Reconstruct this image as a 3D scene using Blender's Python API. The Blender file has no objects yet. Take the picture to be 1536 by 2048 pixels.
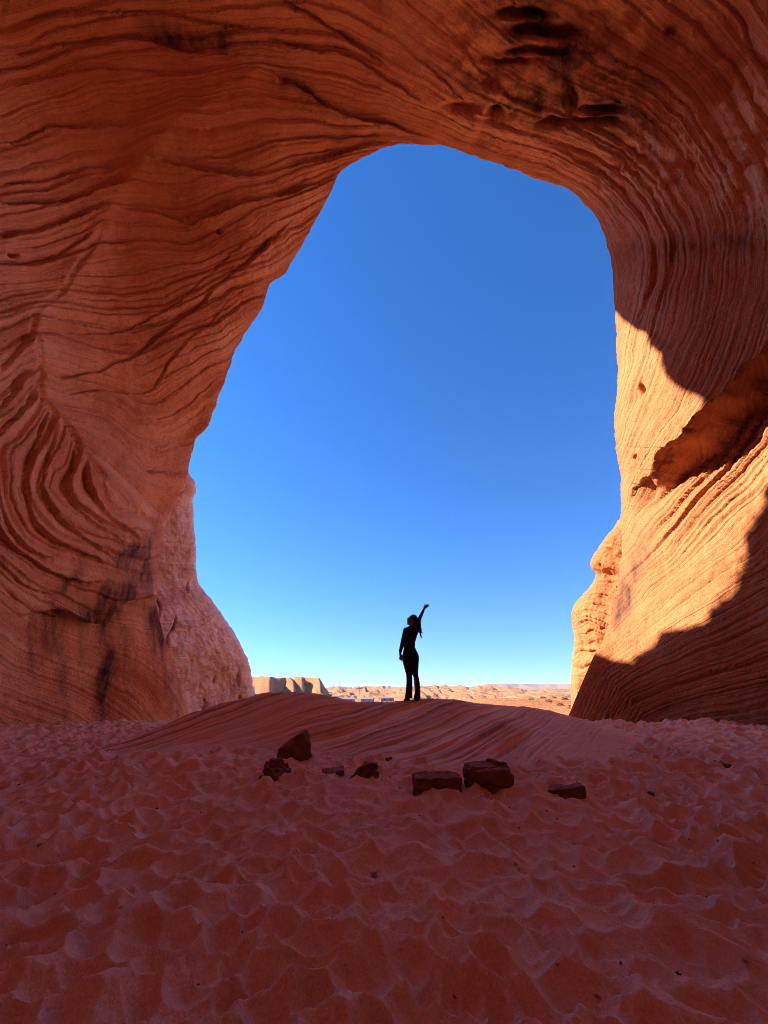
import bpy, bmesh, math, random
import numpy as np
from mathutils import Vector, Matrix

random.seed(7)
rng = np.random.default_rng(7)
scene = bpy.context.scene
COL = scene.collection
R = math.radians

# ------------------------------------------------------------------ camera
CAM_H = 1.2
FPX = 769.0                                   # focal length in photograph pixels (1536 x 2048)
PITCH = math.atan(356.0 / FPX)
cam_data = bpy.data.cameras.new('camera')
cam_data.sensor_fit = 'VERTICAL'
cam_data.sensor_height = 36.0
cam_data.lens = 36.0 * FPX / 2048.0
cam_data.clip_start = 0.05
cam_data.clip_end = 60000
cam = bpy.data.objects.new('camera', cam_data)
cam.location = (0, 0, CAM_H)
cam.rotation_euler = (math.pi / 2 + PITCH, 0, 0)
COL.objects.link(cam)
scene.camera = cam

# ------------------------------------------------------------------ sky, sun, exposure
SUN_AZ, SUN_EL = R(76), R(31)                 # azimuth from +Y towards -X
SUN_DIR = Vector((-math.cos(SUN_EL) * math.sin(SUN_AZ), math.cos(SUN_EL) * math.cos(SUN_AZ), math.sin(SUN_EL)))
world = bpy.data.worlds.new('World')
scene.world = world
world.use_nodes = True
wn = world.node_tree
bg = wn.nodes['Background']
sky = wn.nodes.new('ShaderNodeTexSky')
sky.sky_type = 'NISHITA'
sky.sun_disc = False
sky.sun_elevation = SUN_EL
sky.sun_rotation = -SUN_AZ
sky.altitude = 1300
sky.air_density = 1.0
sky.dust_density = 0.0
sky.ozone_density = 4.0
geo = wn.nodes.new('ShaderNodeTexCoord')
add = wn.nodes.new('ShaderNodeVectorMath'); add.operation = 'ADD'; add.inputs[1].default_value = (0, 0, 0.10)
wn.links.new(geo.outputs['Generated'], add.inputs[0])
nrm = wn.nodes.new('ShaderNodeVectorMath'); nrm.operation = 'NORMALIZE'
wn.links.new(add.outputs[0], nrm.inputs[0]); wn.links.new(nrm.outputs[0], sky.inputs['Vector'])
hs = wn.nodes.new('ShaderNodeHueSaturation'); hs.inputs['Saturation'].default_value = 1.25; hs.inputs['Hue'].default_value = 0.509
wn.links.new(sky.outputs[0], hs.inputs['Color'])
wn.links.new(hs.outputs[0], bg.inputs[0])
bg.inputs[1].default_value = 0.0395
sun_data = bpy.data.lights.new('sun', 'SUN')
sun_data.energy = 2.0
sun_data.angle = R(0.53)
sun_data.color = (1.0, 0.86, 0.68)
sun = bpy.data.objects.new('sun', sun_data)
sun.rotation_euler = SUN_DIR.to_track_quat('Z', 'Y').to_euler()
sun.location = SUN_DIR * 60
COL.objects.link(sun)
scene.view_settings.view_transform = 'Standard'
scene.view_settings.look = 'None'
scene.view_settings.gamma = 1.0
scene.view_settings.exposure = 3.05
scene.cycles.max_bounces = 7
scene.cycles.diffuse_bounces = 6
scene.cycles.glossy_bounces = 1
scene.cycles.use_adaptive_sampling = True
scene.cycles.adaptive_threshold = 0.02
scene.cycles.use_denoising = True
scene.cycles.denoising_prefilter = 'NONE'
scene.cycles.filter_width = 0.9
scene.cycles.sample_clamp_indirect = 6.0

# ------------------------------------------------------------------ numeric helpers
CP, SP = math.cos(PITCH), math.sin(PITCH)
ORG = np.array([0.0, 0.0, CAM_H])

def pdir(px, py):
    """direction (depth 1 along the view axis) through a point of the photograph"""
    px = np.asarray(px, float); py = np.asarray(py, float)
    x = (px - 768.0) / FPX
    y = -(py - 1024.0) / FPX
    return np.stack([x, CP - y * SP, SP + y * CP], -1)

def W(px, py, t):
    return ORG + pdir(px, py) * np.asarray(t, float)[..., None]

def WY(px, py, Y):
    d = pdir(px, py)
    return ORG + d * (np.asarray(Y, float) / d[..., 1])[..., None]

def to_px(P):
    d = P - ORG
    f = d[..., 1] * CP + d[..., 2] * SP
    u = -d[..., 1] * SP + d[..., 2] * CP
    ff = np.maximum(f, 0.05)
    return 768 + FPX * d[..., 0] / ff, 1024 - FPX * u / ff, f

_perm = np.random.default_rng(3).permutation(256)
_perm = np.concatenate([_perm, _perm, _perm]).astype(np.int32)
_g3 = np.random.default_rng(4).normal(size=(256, 3)); _g3 = np.ascontiguousarray((_g3 / np.linalg.norm(_g3, axis=1)[:, None]).T.astype(np.float32))

def noise3(P, scale=1.0, seed=0.0):
    shp = np.shape(P)[:-1]
    p = (np.asarray(P, float).reshape(-1, 3) * scale + seed * 17.13).T
    i = np.floor(p).astype(np.int32); f = (p - i).astype(np.float32)
    i &= 255
    w = f * f * f * (f * (f * 6 - 15) + 10)
    out = np.zeros(p.shape[1], np.float32)
    for dx in (0, 1):
        wx = w[0] if dx else 1 - w[0]; hx = _perm[i[0] + dx]; fx = f[0] - dx
        for dy in (0, 1):
            wy = wx * (w[1] if dy else 1 - w[1]); hy = _perm[hx + i[1] + dy]; fy = f[1] - dy
            for dz in (0, 1):
                h = _perm[hy + i[2] + dz]
                out += wy * (w[2] if dz else 1 - w[2]) * (_g3[0][h] * fx + _g3[1][h] * fy + _g3[2][h] * (f[2] - dz))
    return (out * 1.5).reshape(shp)

def fbm(P, scale, octaves=4, seed=0.0, gain=0.5):
    a, s, o = 1.0, scale, 0.0
    for k in range(octaves):
        o = o + a * noise3(P, s, seed + k * 1.7)
        a *= gain; s *= 2.03
    return o

def ridged(P, scale, octaves=4, seed=0.0, gain=0.5):
    a, s, o = 1.0, scale, 0.0
    for k in range(octaves):
        o = o + a * (1 - 2 * np.abs(noise3(P, s, seed + k * 1.7)))
        a *= gain; s *= 2.1
    return o

def sstep(a, b, x):
    t = np.clip((x - a) / (b - a), 0, 1)
    return t * t * (3 - 2 * t)

def catmull(pts, n):
    """smooth curve through pts (k x d), n samples evenly along the chord length"""
    p = np.asarray(pts, float)
    d = np.r_[0, np.cumsum(np.linalg.norm(np.diff(p[:, :2], axis=0), axis=1))]
    q = np.vstack([2 * p[0] - p[1], p, 2 * p[-1] - p[-2]])
    s = np.linspace(0, d[-1], n)
    k = np.clip(np.searchsorted(d, s, side='right') - 1, 0, len(p) - 2)
    u = ((s - d[k]) / np.maximum(d[k + 1] - d[k], 1e-9))[:, None]
    a, b, c, e = q[k], q[k + 1], q[k + 2], q[k + 3]
    return 0.5 * (2 * b + (c - a) * u + (2 * a - 5 * b + 4 * c - e) * u ** 2 + (3 * b - a - 3 * c + e) * u ** 3)

def bilin(G, x, y):
    h, w = G.shape
    x = np.clip(x, 0, w - 1.001); y = np.clip(y, 0, h - 1.001)
    i = x.astype(int); j = y.astype(int); fx = x - i; fy = y - j
    return (G[j, i] * (1 - fx) + G[j, i + 1] * fx) * (1 - fy) + (G[j + 1, i] * (1 - fx) + G[j + 1, i + 1] * fx) * fy

def cubic_up(C, n, axis, step):
    """cubic upsampling of samples taken every `step` along an axis to n samples"""
    C = np.moveaxis(C, axis, 0)
    x = np.arange(n) / step
    i = np.minimum(x.astype(int), len(C) - 2); u = (x - i).reshape(-1, *([1] * (C.ndim - 1)))
    g = lambda k: C[np.clip(k, 0, len(C) - 1)]
    a, b, c, e = g(i - 1), g(i), g(i + 1), g(i + 2)
    o = 0.5 * (2 * b + (c - a) * u + (2 * a - 5 * b + 4 * c - e) * u ** 2 + (3 * b - a - 3 * c + e) * u ** 3)
    return np.moveaxis(o, 0, axis)
def coarse(fun, P, sr=4, sc=5):
    """evaluate a smooth function of the grid P on every sr-th row and sc-th column only"""
    r, c = P.shape[:2]
    ri = np.arange(0, (r - 1) // sr + 2) * sr; ci = np.arange(0, (c - 1) // sc + 2) * sc
    C = fun(P[np.minimum(ri, r - 1)][:, np.minimum(ci, c - 1)])
    return cubic_up(cubic_up(C, r, 0, sr), c, 1, sc)

def grid_normals(P, wrap=False):
    if wrap:
        du = np.roll(P, -1, 1) - np.roll(P, 1, 1)
    else:
        du = np.gradient(P, axis=1)
    dv = np.gradient(P, axis=0)
    n = np.cross(du, dv)
    return n / np.maximum(np.linalg.norm(n, axis=-1, keepdims=True), 1e-9)

def grid_mesh(name, P, wrap=False, attrs=None, smooth=True, flip=False):
    """one mesh from a rows x cols grid of points"""
    r, c = P.shape[:2]
    idx = np.arange(r * c).reshape(r, c)
    if wrap:
        idx = np.concatenate([idx, idx[:, :1]], 1)
    q = np.stack([idx[:-1, :-1], idx[:-1, 1:], idx[1:, 1:], idx[1:, :-1]], -1).reshape(-1, 4)
    if flip:
        q = q[:, ::-1]
    me = bpy.data.meshes.new(name)
    me.vertices.add(r * c)
    me.vertices.foreach_set('co', P.reshape(-1).astype(np.float32))
    me.loops.add(q.size)
    me.loops.foreach_set('vertex_index', np.ascontiguousarray(q).reshape(-1).astype(np.int32))
    me.polygons.add(len(q))
    me.polygons.foreach_set('loop_start', np.arange(0, q.size, 4, dtype=np.int32))
    me.update(calc_edges=True)
    if smooth:
        me.polygons.foreach_set('use_smooth', np.ones(len(q), bool))
    for k, v in (attrs or {}).items():
        a = me.attributes.new(k, 'FLOAT', 'POINT')
        a.data.foreach_set('value', np.ascontiguousarray(v).reshape(-1).astype(np.float32))
    me.validate()
    return me

def obj(name, me, mat=None, parent=None, kind=None, label=None, cat=None, group=None):
    o = bpy.data.objects.new(name, me)
    COL.objects.link(o)
    if mat is not None and me is not None:
        me.materials.clear(); me.materials.append(mat)
    if parent is not None: o.parent = parent
    if kind: o['kind'] = kind
    if label: o['label'] = label
    if cat: o['category'] = cat
    if group: o['group'] = group
    return o

# ------------------------------------------------------------------ materials
class NT:
    def __init__(self, name):
        self.m = bpy.data.materials.new(name); self.m.use_nodes = True
        self.t = self.m.node_tree; self.b = self.t.nodes['Principled BSDF']
        self.b.inputs['Specular IOR Level'].default_value = 0.15
    def n(self, typ, **kw):
        nd = self.t.nodes.new(typ)
        for k, v in kw.items(): setattr(nd, k, v)
        return nd
    def link(self, a, b): self.t.links.new(a, b)
    def val(self, sock, v):
        if hasattr(v, 'links') or isinstance(v, bpy.types.NodeSocket): self.link(v, sock)
        else: sock.default_value = v
    def math(self, op, a, b=0.0, c=0.0, clamp=False):
        nd = self.n('ShaderNodeMath', operation=op, use_clamp=clamp)
        self.val(nd.inputs[0], a); self.val(nd.inputs[1], b)
        if op in ('MULTIPLY_ADD',): self.val(nd.inputs[2], c)
        return nd.outputs[0]
    def attr(self, name):
        return self.n('ShaderNodeAttribute', attribute_name=name).outputs['Fac']
    def pos(self, scale=(1, 1, 1)):
        tc = self.n('ShaderNodeTexCoord'); mp = self.n('ShaderNodeMapping')
        mp.inputs['Scale'].default_value = scale
        self.link(tc.outputs['Object'], mp.inputs['Vector'])
        return mp.outputs[0]
    def noise(self, vec, scale, detail=4, rough=0.55, dist=0.0):
        nd = self.n('ShaderNodeTexNoise'); self.link(vec, nd.inputs['Vector'])
        nd.inputs['Scale'].default_value = scale; nd.inputs['Detail'].default_value = detail
        nd.inputs['Roughness'].default_value = rough; nd.inputs['Distortion'].default_value = dist
        return nd.outputs['Fac']
    def noise1(self, w, scale, detail=3, rough=0.6):
        nd = self.n('ShaderNodeTexNoise', noise_dimensions='1D'); self.val(nd.inputs['W'], w)
        nd.inputs['Scale'].default_value = scale; nd.inputs['Detail'].default_value = detail
        nd.inputs['Roughness'].default_value = rough
        return nd.outputs['Fac']
    def ramp(self, f, stops):
        nd = self.n('ShaderNodeValToRGB'); self.link(f, nd.inputs[0])
        e = nd.color_ramp.elements
        while len(e) < len(stops): e.new(0.5)
        for k, (p, c) in enumerate(stops):
            e[k].position = p; e[k].color = (*c, 1) if len(c) == 3 else c
        return nd.outputs[0]
    def maprange(self, f, a, b, c=0.0, d=1.0):
        nd = self.n('ShaderNodeMapRange'); self.val(nd.inputs[0], f)
        for k, v in zip((1, 2, 3, 4), (a, b, c, d)): nd.inputs[k].default_value = v
        return nd.outputs[0]
    def mix(self, f, a, b, mode='MIX'):
        nd = self.n('ShaderNodeMix', data_type='RGBA', blend_type=mode)
        self.val(nd.inputs['Factor'], f)
        for s, v in ((nd.inputs[6], a), (nd.inputs[7], b)):
            if isinstance(v, tuple): s.default_value = (*v, 1)
            else: self.link(v, s)
        return nd.outputs[2]
    def bump(self, h, strength, dist, prev=None):
        nd = self.n('ShaderNodeBump'); self.link(h, nd.inputs['Height'])
        nd.inputs['Strength'].default_value = strength; nd.inputs['Distance'].default_value = dist
        if prev is not None: self.link(prev, nd.inputs['Normal'])
        return nd.outputs[0]
    def done(self, col, rough=0.9, normal=None):
        self.val(self.b.inputs['Base Color'], col if not isinstance(col, tuple) else (*col, 1))
        self.val(self.b.inputs['Roughness'], rough)
        if normal is not None: self.link(normal, self.b.inputs['Normal'])
        return self.m

def mat_rock(name, dark, mid, light, pale):
    """bedded sandstone: colour follows the bedding coordinate 'bed', desert varnish and painted roof shade follow 'stain'"""
    k = NT(name)
    pos = k.pos()
    bed = k.attr('bed')
    jit = k.noise(pos, 0.9, 4)
    b = k.math('MULTIPLY_ADD', jit, 3.0, bed)
    n1 = k.noise1(b, 0.06, 5, 0.72)
    n2 = k.noise1(b, 0.32, 3, 0.7)
    mot = k.noise(pos, 0.22, 5, 0.6)
    f = k.math('ADD', k.math('MULTIPLY', n1, 0.5), k.math('ADD', k.math('MULTIPLY', n2, 0.42), k.math('MULTIPLY', mot, 0.35)))
    col = k.ramp(f, [(0.44, dark), (0.57, mid), (0.70, light)])
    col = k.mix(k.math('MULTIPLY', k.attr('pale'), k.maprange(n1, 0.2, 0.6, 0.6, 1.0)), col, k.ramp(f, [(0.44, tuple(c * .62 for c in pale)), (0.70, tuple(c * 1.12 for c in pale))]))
    blot = k.noise(pos, 1.6, 6, 0.7)
    col = k.mix(k.maprange(blot, 0.52, 0.75, 0.0, 0.35), col, dark)
    st = k.math('MULTIPLY', k.attr('stain_shade'), k.maprange(k.noise(k.pos((1, 1, 0.16)), 3.0, 6, 0.75), 0.30, 0.62, 0.40, 1.0), clamp=True)
    col = k.mix(st, col, (0.07, 0.038, 0.030))
    grain = k.noise(pos, 24.0, 4, 0.8)
    col = k.mix(0.45, col, k.ramp(grain, [(0.34, (0.2, 0.2, 0.2)), (0.66, (0.82, 0.82, 0.82))]), 'OVERLAY')
    nb = k.bump(k.noise1(b, 0.22, 4, 0.75), 0.6, 0.07)
    nb = k.bump(k.noise(pos, 3.2, 6, 0.68), 0.5, 0.10, nb)
    nb = k.bump(k.noise(pos, 22.0, 4, 0.7), 0.5, 0.02, nb)
    return k.done(col, 0.92, nb)

def mat_sand(name, a, b, bump=True):
    k = NT(name); pos = k.pos()
    big = k.noise(pos, 0.5, 5, 0.6)
    col = k.ramp(big, [(0.35, a), (0.65, b)])
    speck = k.noise(pos, 75, 3, 0.8)
    col = k.mix(0.5, col, k.ramp(speck, [(0.3, (0.22, 0.22, 0.22)), (0.72, (0.78, 0.78, 0.78))]), 'OVERLAY')
    deb = k.noise(pos, 9.0, 2, 0.5)
    col = k.mix(k.maprange(deb, 0.73, 0.77, 0, 0.75), col, (0.06, 0.03, 0.022))
    nb = k.bump(k.noise(pos, 9.0, 6, 0.65), 0.5, 0.05)
    nb = k.bump(k.noise(pos, 90.0, 3, 0.7), 0.45, 0.006, nb)
    return k.done(col, 0.95, nb)

M_WALL = mat_rock('alcove_sandstone', (0.42, 0.148, 0.064), (0.67, 0.282, 0.130), (0.77, 0.375, 0.195), (0.42, 0.142, 0.054))  # last tone offsets direct sun: darker base colour for the sunlit right wall
M_FIN = mat_rock('fin_sandstone', (0.58, 0.38, 0.32), (0.74, 0.54, 0.48), (0.80, 0.63, 0.57), (0.82, 0.66, 0.61))  # pink of skylight on this shaded rock is put into the colour
M_SAND = mat_sand('red_sand', (0.69, 0.335, 0.21), (0.79, 0.405, 0.26))

# ------------------------------------------------------------------ bedding field of the alcove walls
# flow lines of the bedding as they run over the walls; normal = (-dy, dx)
CREASE = [(560, 100), (510, 145), (420, 215), (350, 250), (300, 300), (268, 345), (235, 390), (210, 440), (190, 490), (160, 530), (120, 590),
          (80, 620), (68, 660), (75, 740), (80, 780), (110, 830), (150, 880), (190, 930), (240, 990), (290, 1030), (330, 1055)]
FLOW_L = [  # left of the crease
    [(0, 50), (100, 38), (200, 30), (290, 25), (370, 29), (440, 48), (520, 68)],
    [(0, 113), (130, 95), (220, 80), (290, 82), (370, 97), (450, 112), (500, 115)],
    [(0, 185), (100, 160), (180, 150), (240, 148), (330, 155), (400, 150), (460, 142)],
    [(0, 290), (100, 262), (200, 258), (290, 240), (350, 222)],
    [(0, 325), (80, 305), (150, 300), (220, 290), (300, 270)],
    [(0, 375), (80, 360), (160, 340), (220, 325), (270, 318)],
    [(0, 410), (90, 412), (160, 395), (230, 365), (262, 345)],
    [(0, 480), (80, 465), (150, 440), (212, 412)],
    [(0, 535), (60, 530), (120, 510), (160, 490), (190, 465)],
    [(0, 640), (40, 625), (80, 600)], [(0, 745), (40, 705), (66, 670)],
    [(0, 830), (30, 790), (66, 735)],
    [(0, 884), (9, 875), (39, 840), (64, 806), (80, 768)],
    [(223, 1135), (180, 1111), (133, 1086), (95, 1047), (69, 995), (64, 944), (86, 892), (97, 840), (97, 806)],
    [(240, 1129), (198, 1094), (142, 1043), (103, 995), (95, 957), (114, 901), (114, 841)],
    [(266, 1094), (215, 1064), (172, 1021), (148, 970), (157, 927), (146, 884)],
    [(300, 1081), (241, 1047), (202, 1004), (187, 965), (176, 914)],
    [(275, 1034), (240, 1004), (215, 961)],
    [(120, 1120), (77, 1098), (47, 1064), (17, 1013), (0, 952)],
    [(206, 1167), (150, 1159), (107, 1141), (64, 1107), (26, 1073), (0, 1034)],
    [(112, 1187), (73, 1176), (34, 1146), (0, 1115)],
    [(300, 1200), (180, 1235), (77, 1219), (43, 1197), (0, 1159)],
    [(340, 1245), (220, 1268), (100, 1272), (0, 1262)], [(330, 1290), (215, 1305), (100, 1318), (0, 1330)], [(345, 1315), (200, 1332), (0, 1355)], [(362, 1368), (200, 1390), (0, 1410)], [(350, 1340), (200, 1358), (0, 1380)], [(370, 1395), (200, 1420), (0, 1440)],
]
FLOW_R = [  # right of the crease, roof and right wall
    [(500, 115), (560, 107), (640, 95)], [(520, 68), (600, 90), (700, 105), (768, 160), (850, 215)], [(560, 0), (640, 40), (720, 90), (790, 150)],
    [(535, 140), (600, 170), (660, 205), (720, 235), (768, 250), (860, 285)],
    [(300, 318), (350, 332), (420, 345), (500, 350), (560, 340), (640, 320), (720, 295), (790, 285)],
    [(240, 412), (300, 415), (360, 430), (420, 428), (500, 405), (560, 395), (620, 375), (690, 335)],
    [(300, 490), (380, 480), (440, 460), (475, 448)], [(225, 520), (300, 500), (400, 500), (480, 460)],
    [(210, 600), (280, 600), (360, 580), (440, 520), (520, 440), (600, 400), (650, 370)],
    [(77, 682), (129, 669), (193, 669), (258, 656), (309, 634), (360, 600), (440, 530), (530, 450)],
    [(82, 725), (142, 707), (206, 703), (241, 690), (301, 677), (357, 634), (430, 570)],
    [(86, 759), (142, 755), (198, 748), (223, 729), (275, 712), (320, 680), (400, 610), (500, 520), (600, 430)],
    [(107, 793), (180, 785), (266, 789), (309, 780), (350, 720), (420, 640), (500, 570)],
    [(137, 862), (172, 845), (223, 841), (275, 850), (320, 820), (357, 760), (420, 680), (490, 610)],
    [(193, 927), (223, 892), (275, 884), (330, 870), (370, 810), (420, 730), (480, 650)],
    [(250, 980), (290, 950), (330, 920), (365, 870), (400, 810), (430, 760)],
    [(300, 1020), (331, 990), (357, 945), (378, 901), (412, 841), (440, 790)],
    [(590, 500), (640, 420), (680, 350)],
    [(740, 0), (800, 90), (900, 180), (1000, 250), (1120, 310), (1230, 380), (1290, 460), (1300, 560), (1270, 660), (1245, 740)],
    [(880, 295), (1000, 330), (1130, 380), (1180, 420), (1215, 480), (1225, 560), (1228, 640)],
    [(860, 0), (930, 110), (1020, 200), (1150, 270), (1260, 350), (1330, 460), (1330, 560), (1310, 640), (1290, 720)],
    [(1000, 0), (1060, 80), (1150, 160), (1260, 230), (1340, 330), (1390, 470), (1380, 600), (1330, 720), (1270, 860)],
    [(1160, 0), (1230, 90), (1320, 180), (1400, 300), (1440, 450), (1430, 600), (1380, 740), (1310, 860), (1250, 950)],
    [(1330, 0), (1400, 90), (1460, 220), (1500, 400), (1480, 560), (1430, 680), (1370, 800), (1310, 890), (1250, 980)],
    [(1500, 0), (1560, 200), (1570, 400), (1540, 560), (1480, 680), (1400, 790), (1320, 900), (1248, 1010)],
    [(1600, 640), (1536, 720), (1400, 880), (1310, 975), (1245, 1040)],
    [(1600, 790), (1536, 850), (1420, 950), (1330, 1020), (1247, 1050)],
    [(1600, 910), (1536, 940), (1420, 1000), (1330, 1060), (1240, 1120)],
    [(1600, 1030), (1536, 1060), (1440, 1110), (1330, 1160), (1230, 1240)],
    [(1600, 1120), (1536, 1150), (1450, 1185), (1350, 1225), (1230, 1290)],
    [(1600, 1200), (1536, 1215), (1430, 1255), (1320, 1300), (1200, 1370)],
    [(1600, 1300), (1536, 1310), (1420, 1335), (1300, 1365), (1160, 1420)],
    [(1600, 1395), (1450, 1400), (1300, 1420), (1150, 1440)],
]
GX0, GY0, GS = -320.0, -420.0, 4.0
GW, GH = 560, 490
gx, gy = np.meshgrid(GX0 + GS * np.arange(GW), GY0 + GS * np.arange(GH))

def left_of_crease(x, y):
    cr = np.array([(700, -500), (620, 0)] + CREASE + [(345, 1120), (370, 1400), (380, 1700)], float)
    return x < np.interp(y, cr[:, 1], cr[:, 0])

def flow_normals(lines, x, y):
    pts, nor = [], []
    for ln in lines:
        q = catmull(ln, max(4, int(np.linalg.norm(np.array(ln[-1]) - np.array(ln[0])) / 14)))
        d = np.gradient(q, axis=0); d /= np.linalg.norm(d, axis=1)[:, None]
        pts.append(q); nor.append(np.stack([-d[:, 1], d[:, 0]], 1))
    pts = np.vstack(pts); nor = np.vstack(nor)
    nx = np.zeros(x.shape); ny = np.zeros(x.shape); ws = np.zeros(x.shape)
    for p, n in zip(pts, nor):
        w = 1.0 / ((x - p[0]) ** 2 + (y - p[1]) ** 2 + 150.0) ** 1.6
        nx += w * n[0]; ny += w * n[1]; ws += w
    l = np.sqrt(nx ** 2 + ny ** 2) + 1e-12
    return nx / l, ny / l

def solve_bed(nx, ny):
    div = np.zeros(nx.shape)
    div[:, 1:] += (nx[:, 1:] + nx[:, :-1]) / 2; div[:, :-1] -= (nx[:, 1:] + nx[:, :-1]) / 2
    div[1:, :] += (ny[1:, :] + ny[:-1, :]) / 2; div[:-1, :] -= (ny[1:, :] + ny[:-1, :]) / 2
    div = -div * GS
    h, w = div.shape
    e = np.concatenate([div, div[:, ::-1]], 1); e = np.concatenate([e, e[::-1]], 0)
    F = np.fft.rfft2(e)
    ky = 2 * np.cos(2 * np.pi * np.arange(2 * h) / (2 * h)) - 2
    kx = 2 * np.cos(2 * np.pi * np.arange(w + 1) / (2 * w)) - 2
    den = ky[:, None] + kx[None, :]; den[0, 0] = 1
    F = F / den; F[0, 0] = 0
    return np.fft.irfft2(F, s=e.shape)[:h, :w]

LM = left_of_crease(gx, gy)
nlx, nly = flow_normals(FLOW_L, gx[::2, ::2], gy[::2, ::2])
nrx, nry = flow_normals(FLOW_R, gx[::2, ::2], gy[::2, ::2])
up2 = lambda a: bilin(a, (gx - GX0) / GS / 2, (gy - GY0) / GS / 2)
BNX, BNY = np.where(LM, up2(nlx), up2(nrx)), np.where(LM, up2(nly), up2(nry))
mag = np.ones(BNX.shape)
for _ in range(14):                                        # keep the directions, let the bed thickness vary
    BED = solve_bed(BNX * mag, BNY * mag)
    by_, bx_ = np.gradient(BED, GS)
    mag = np.clip(0.6 * mag + 0.4 * (bx_ * BNX + by_ * BNY), 0.45, 2.2)

def ledge_table(n, step_lo, step_hi, seed, fall=0.35):
    """relief across the bedding: each bed stands proud at its edge and is cut back just after it (0..1)"""
    r = np.random.default_rng(seed)
    t = np.zeros(n); i = 0.0
    while i < n:
        L = r.uniform(step_lo, step_hi); a = r.uniform(0.35, 1.0)
        k = np.arange(int(i), min(n, int(i + L)))
        if len(k) == 0: i += 1; continue
        u = (k - i) / L
        t[k] = a * np.exp(-(1 - u) / fall) * sstep(1.0, 0.95, u)
        i += L
    return t
TS = 4.0                                                    # table samples per bedding unit
TAB = [ledge_table(16000, 110, 380, 11, 0.16), ledge_table(16000, 45, 150, 12, 0.2), ledge_table(16000, 14, 46, 13, 0.35)]
def tab(k, s):
    x = np.clip((s + 1900) * TS, 0, 15990)
    i = x.astype(int); f = x - i
    return TAB[k][i] * (1 - f) + TAB[k][i + 1] * f

def line_dist(pts, x, y, reach):
    """signed distance (positive on the (-dy,dx) side) and position along a line; points out of reach get inf"""
    q = catmull(pts, max(8, len(pts) * 4))
    sd = np.full(x.shape, np.inf); al = np.zeros(x.shape)
    sel = np.where((x > q[:, 0].min() - reach) & (x < q[:, 0].max() + reach) & (y > q[:, 1].min() - reach) & (y < q[:, 1].max() + reach))
    xs, ys = x[sel], y[sel]
    best = np.full(xs.shape, np.inf); bs = np.zeros(xs.shape); ba = np.zeros(xs.shape)
    for k in range(len(q) - 1):
        a, b = q[k], q[k + 1]; d = b - a; L2 = d @ d + 1e-9
        u = np.clip(((xs - a[0]) * d[0] + (ys - a[1]) * d[1]) / L2, 0, 1)
        ex = xs - a[0] - u * d[0]; ey = ys - a[1] - u * d[1]
        d2 = ex * ex + ey * ey
        m = d2 < best
        best[m] = d2[m]; bs[m] = np.sign(-d[1] * ex + d[0] * ey)[m]; ba[m] = ((k + u) / (len(q) - 1))[m]
    sd[sel] = np.sqrt(best) * np.where(bs == 0, 1, bs); al[sel] = ba
    return sd, al

# ------------------------------------------------------------------ the alcove: walls and roof as one closed rock shell with its opening
A0 = pdir(800, 880); A0 = A0 / np.linalg.norm(A0)
E1 = np.cross(A0, [0, 0, 1.0]); E1 /= np.linalg.norm(E1)
E2 = np.cross(E1, A0)
def polar(P):
    d = P - ORG; D = np.linalg.norm(d, axis=-1); d = d / D[..., None]
    rho = np.arccos(np.clip(d @ A0, -1, 1)); phi = np.arctan2(d @ E2, d @ E1)
    return phi, rho, D
def polar_dir(phi, rho):
    return (np.cos(rho)[..., None] * A0 + np.sin(rho)[..., None] * (np.cos(phi)[..., None] * E1 + np.sin(phi)[..., None] * E2))

RIM = [(1132, 1440, 14.2), (1165, 1362, 14.3), (1192, 1300, 14.5), (1203, 1286, 14.6), (1232, 1200, 15.2), (1243, 1110, 15.6), (1240, 1045, 15.7), (1243, 985, 15.8), (1240, 930, 15.9), (1229, 860, 16.0),
       (1236, 790, 16.1), (1236, 730, 16.2), (1231, 660, 16.3), (1228, 590, 16.3), (1224, 530, 16.4), (1214, 480, 16.4), (1196, 440, 16.5), (1170, 410, 16.6), (1130, 378, 16.6),
       (1075, 357, 16.6), (1000, 330, 16.6), (940, 308, 16.5), (890, 293, 16.5), (830, 288, 16.4), (785, 290, 16.4), (745, 305, 16.4), (715, 322, 16.4), (680, 346, 16.5),
       (668, 370, 16.8), (655, 398, 16.9), (648, 412, 16.9), (618, 465, 16.9), (590, 515, 16.9), (572, 543, 16.8), (552, 558, 16.7), (540, 567, 16.7), (528, 600, 16.7), (522, 620, 16.7), (498, 656, 16.6), (470, 705, 16.6),
       (446, 770, 16.5), (428, 822, 16.5), (412, 858, 16.4), (393, 878, 16.4), (385, 905, 16.3), (378, 935, 16.2), (366, 975, 16.0), (345, 1020, 15.8), (328, 1055, 15.6), (320, 1120, 15.3),
       (311, 1180, 15.1), (318, 1235, 15.0), (335, 1290, 15.0), (352, 1340, 15.0), (370, 1405, 15.0), (385, 1440, 15.0), (450, 1500, 14.8), (768, 1560, 14.0), (1050, 1500, 14.0)]
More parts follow.
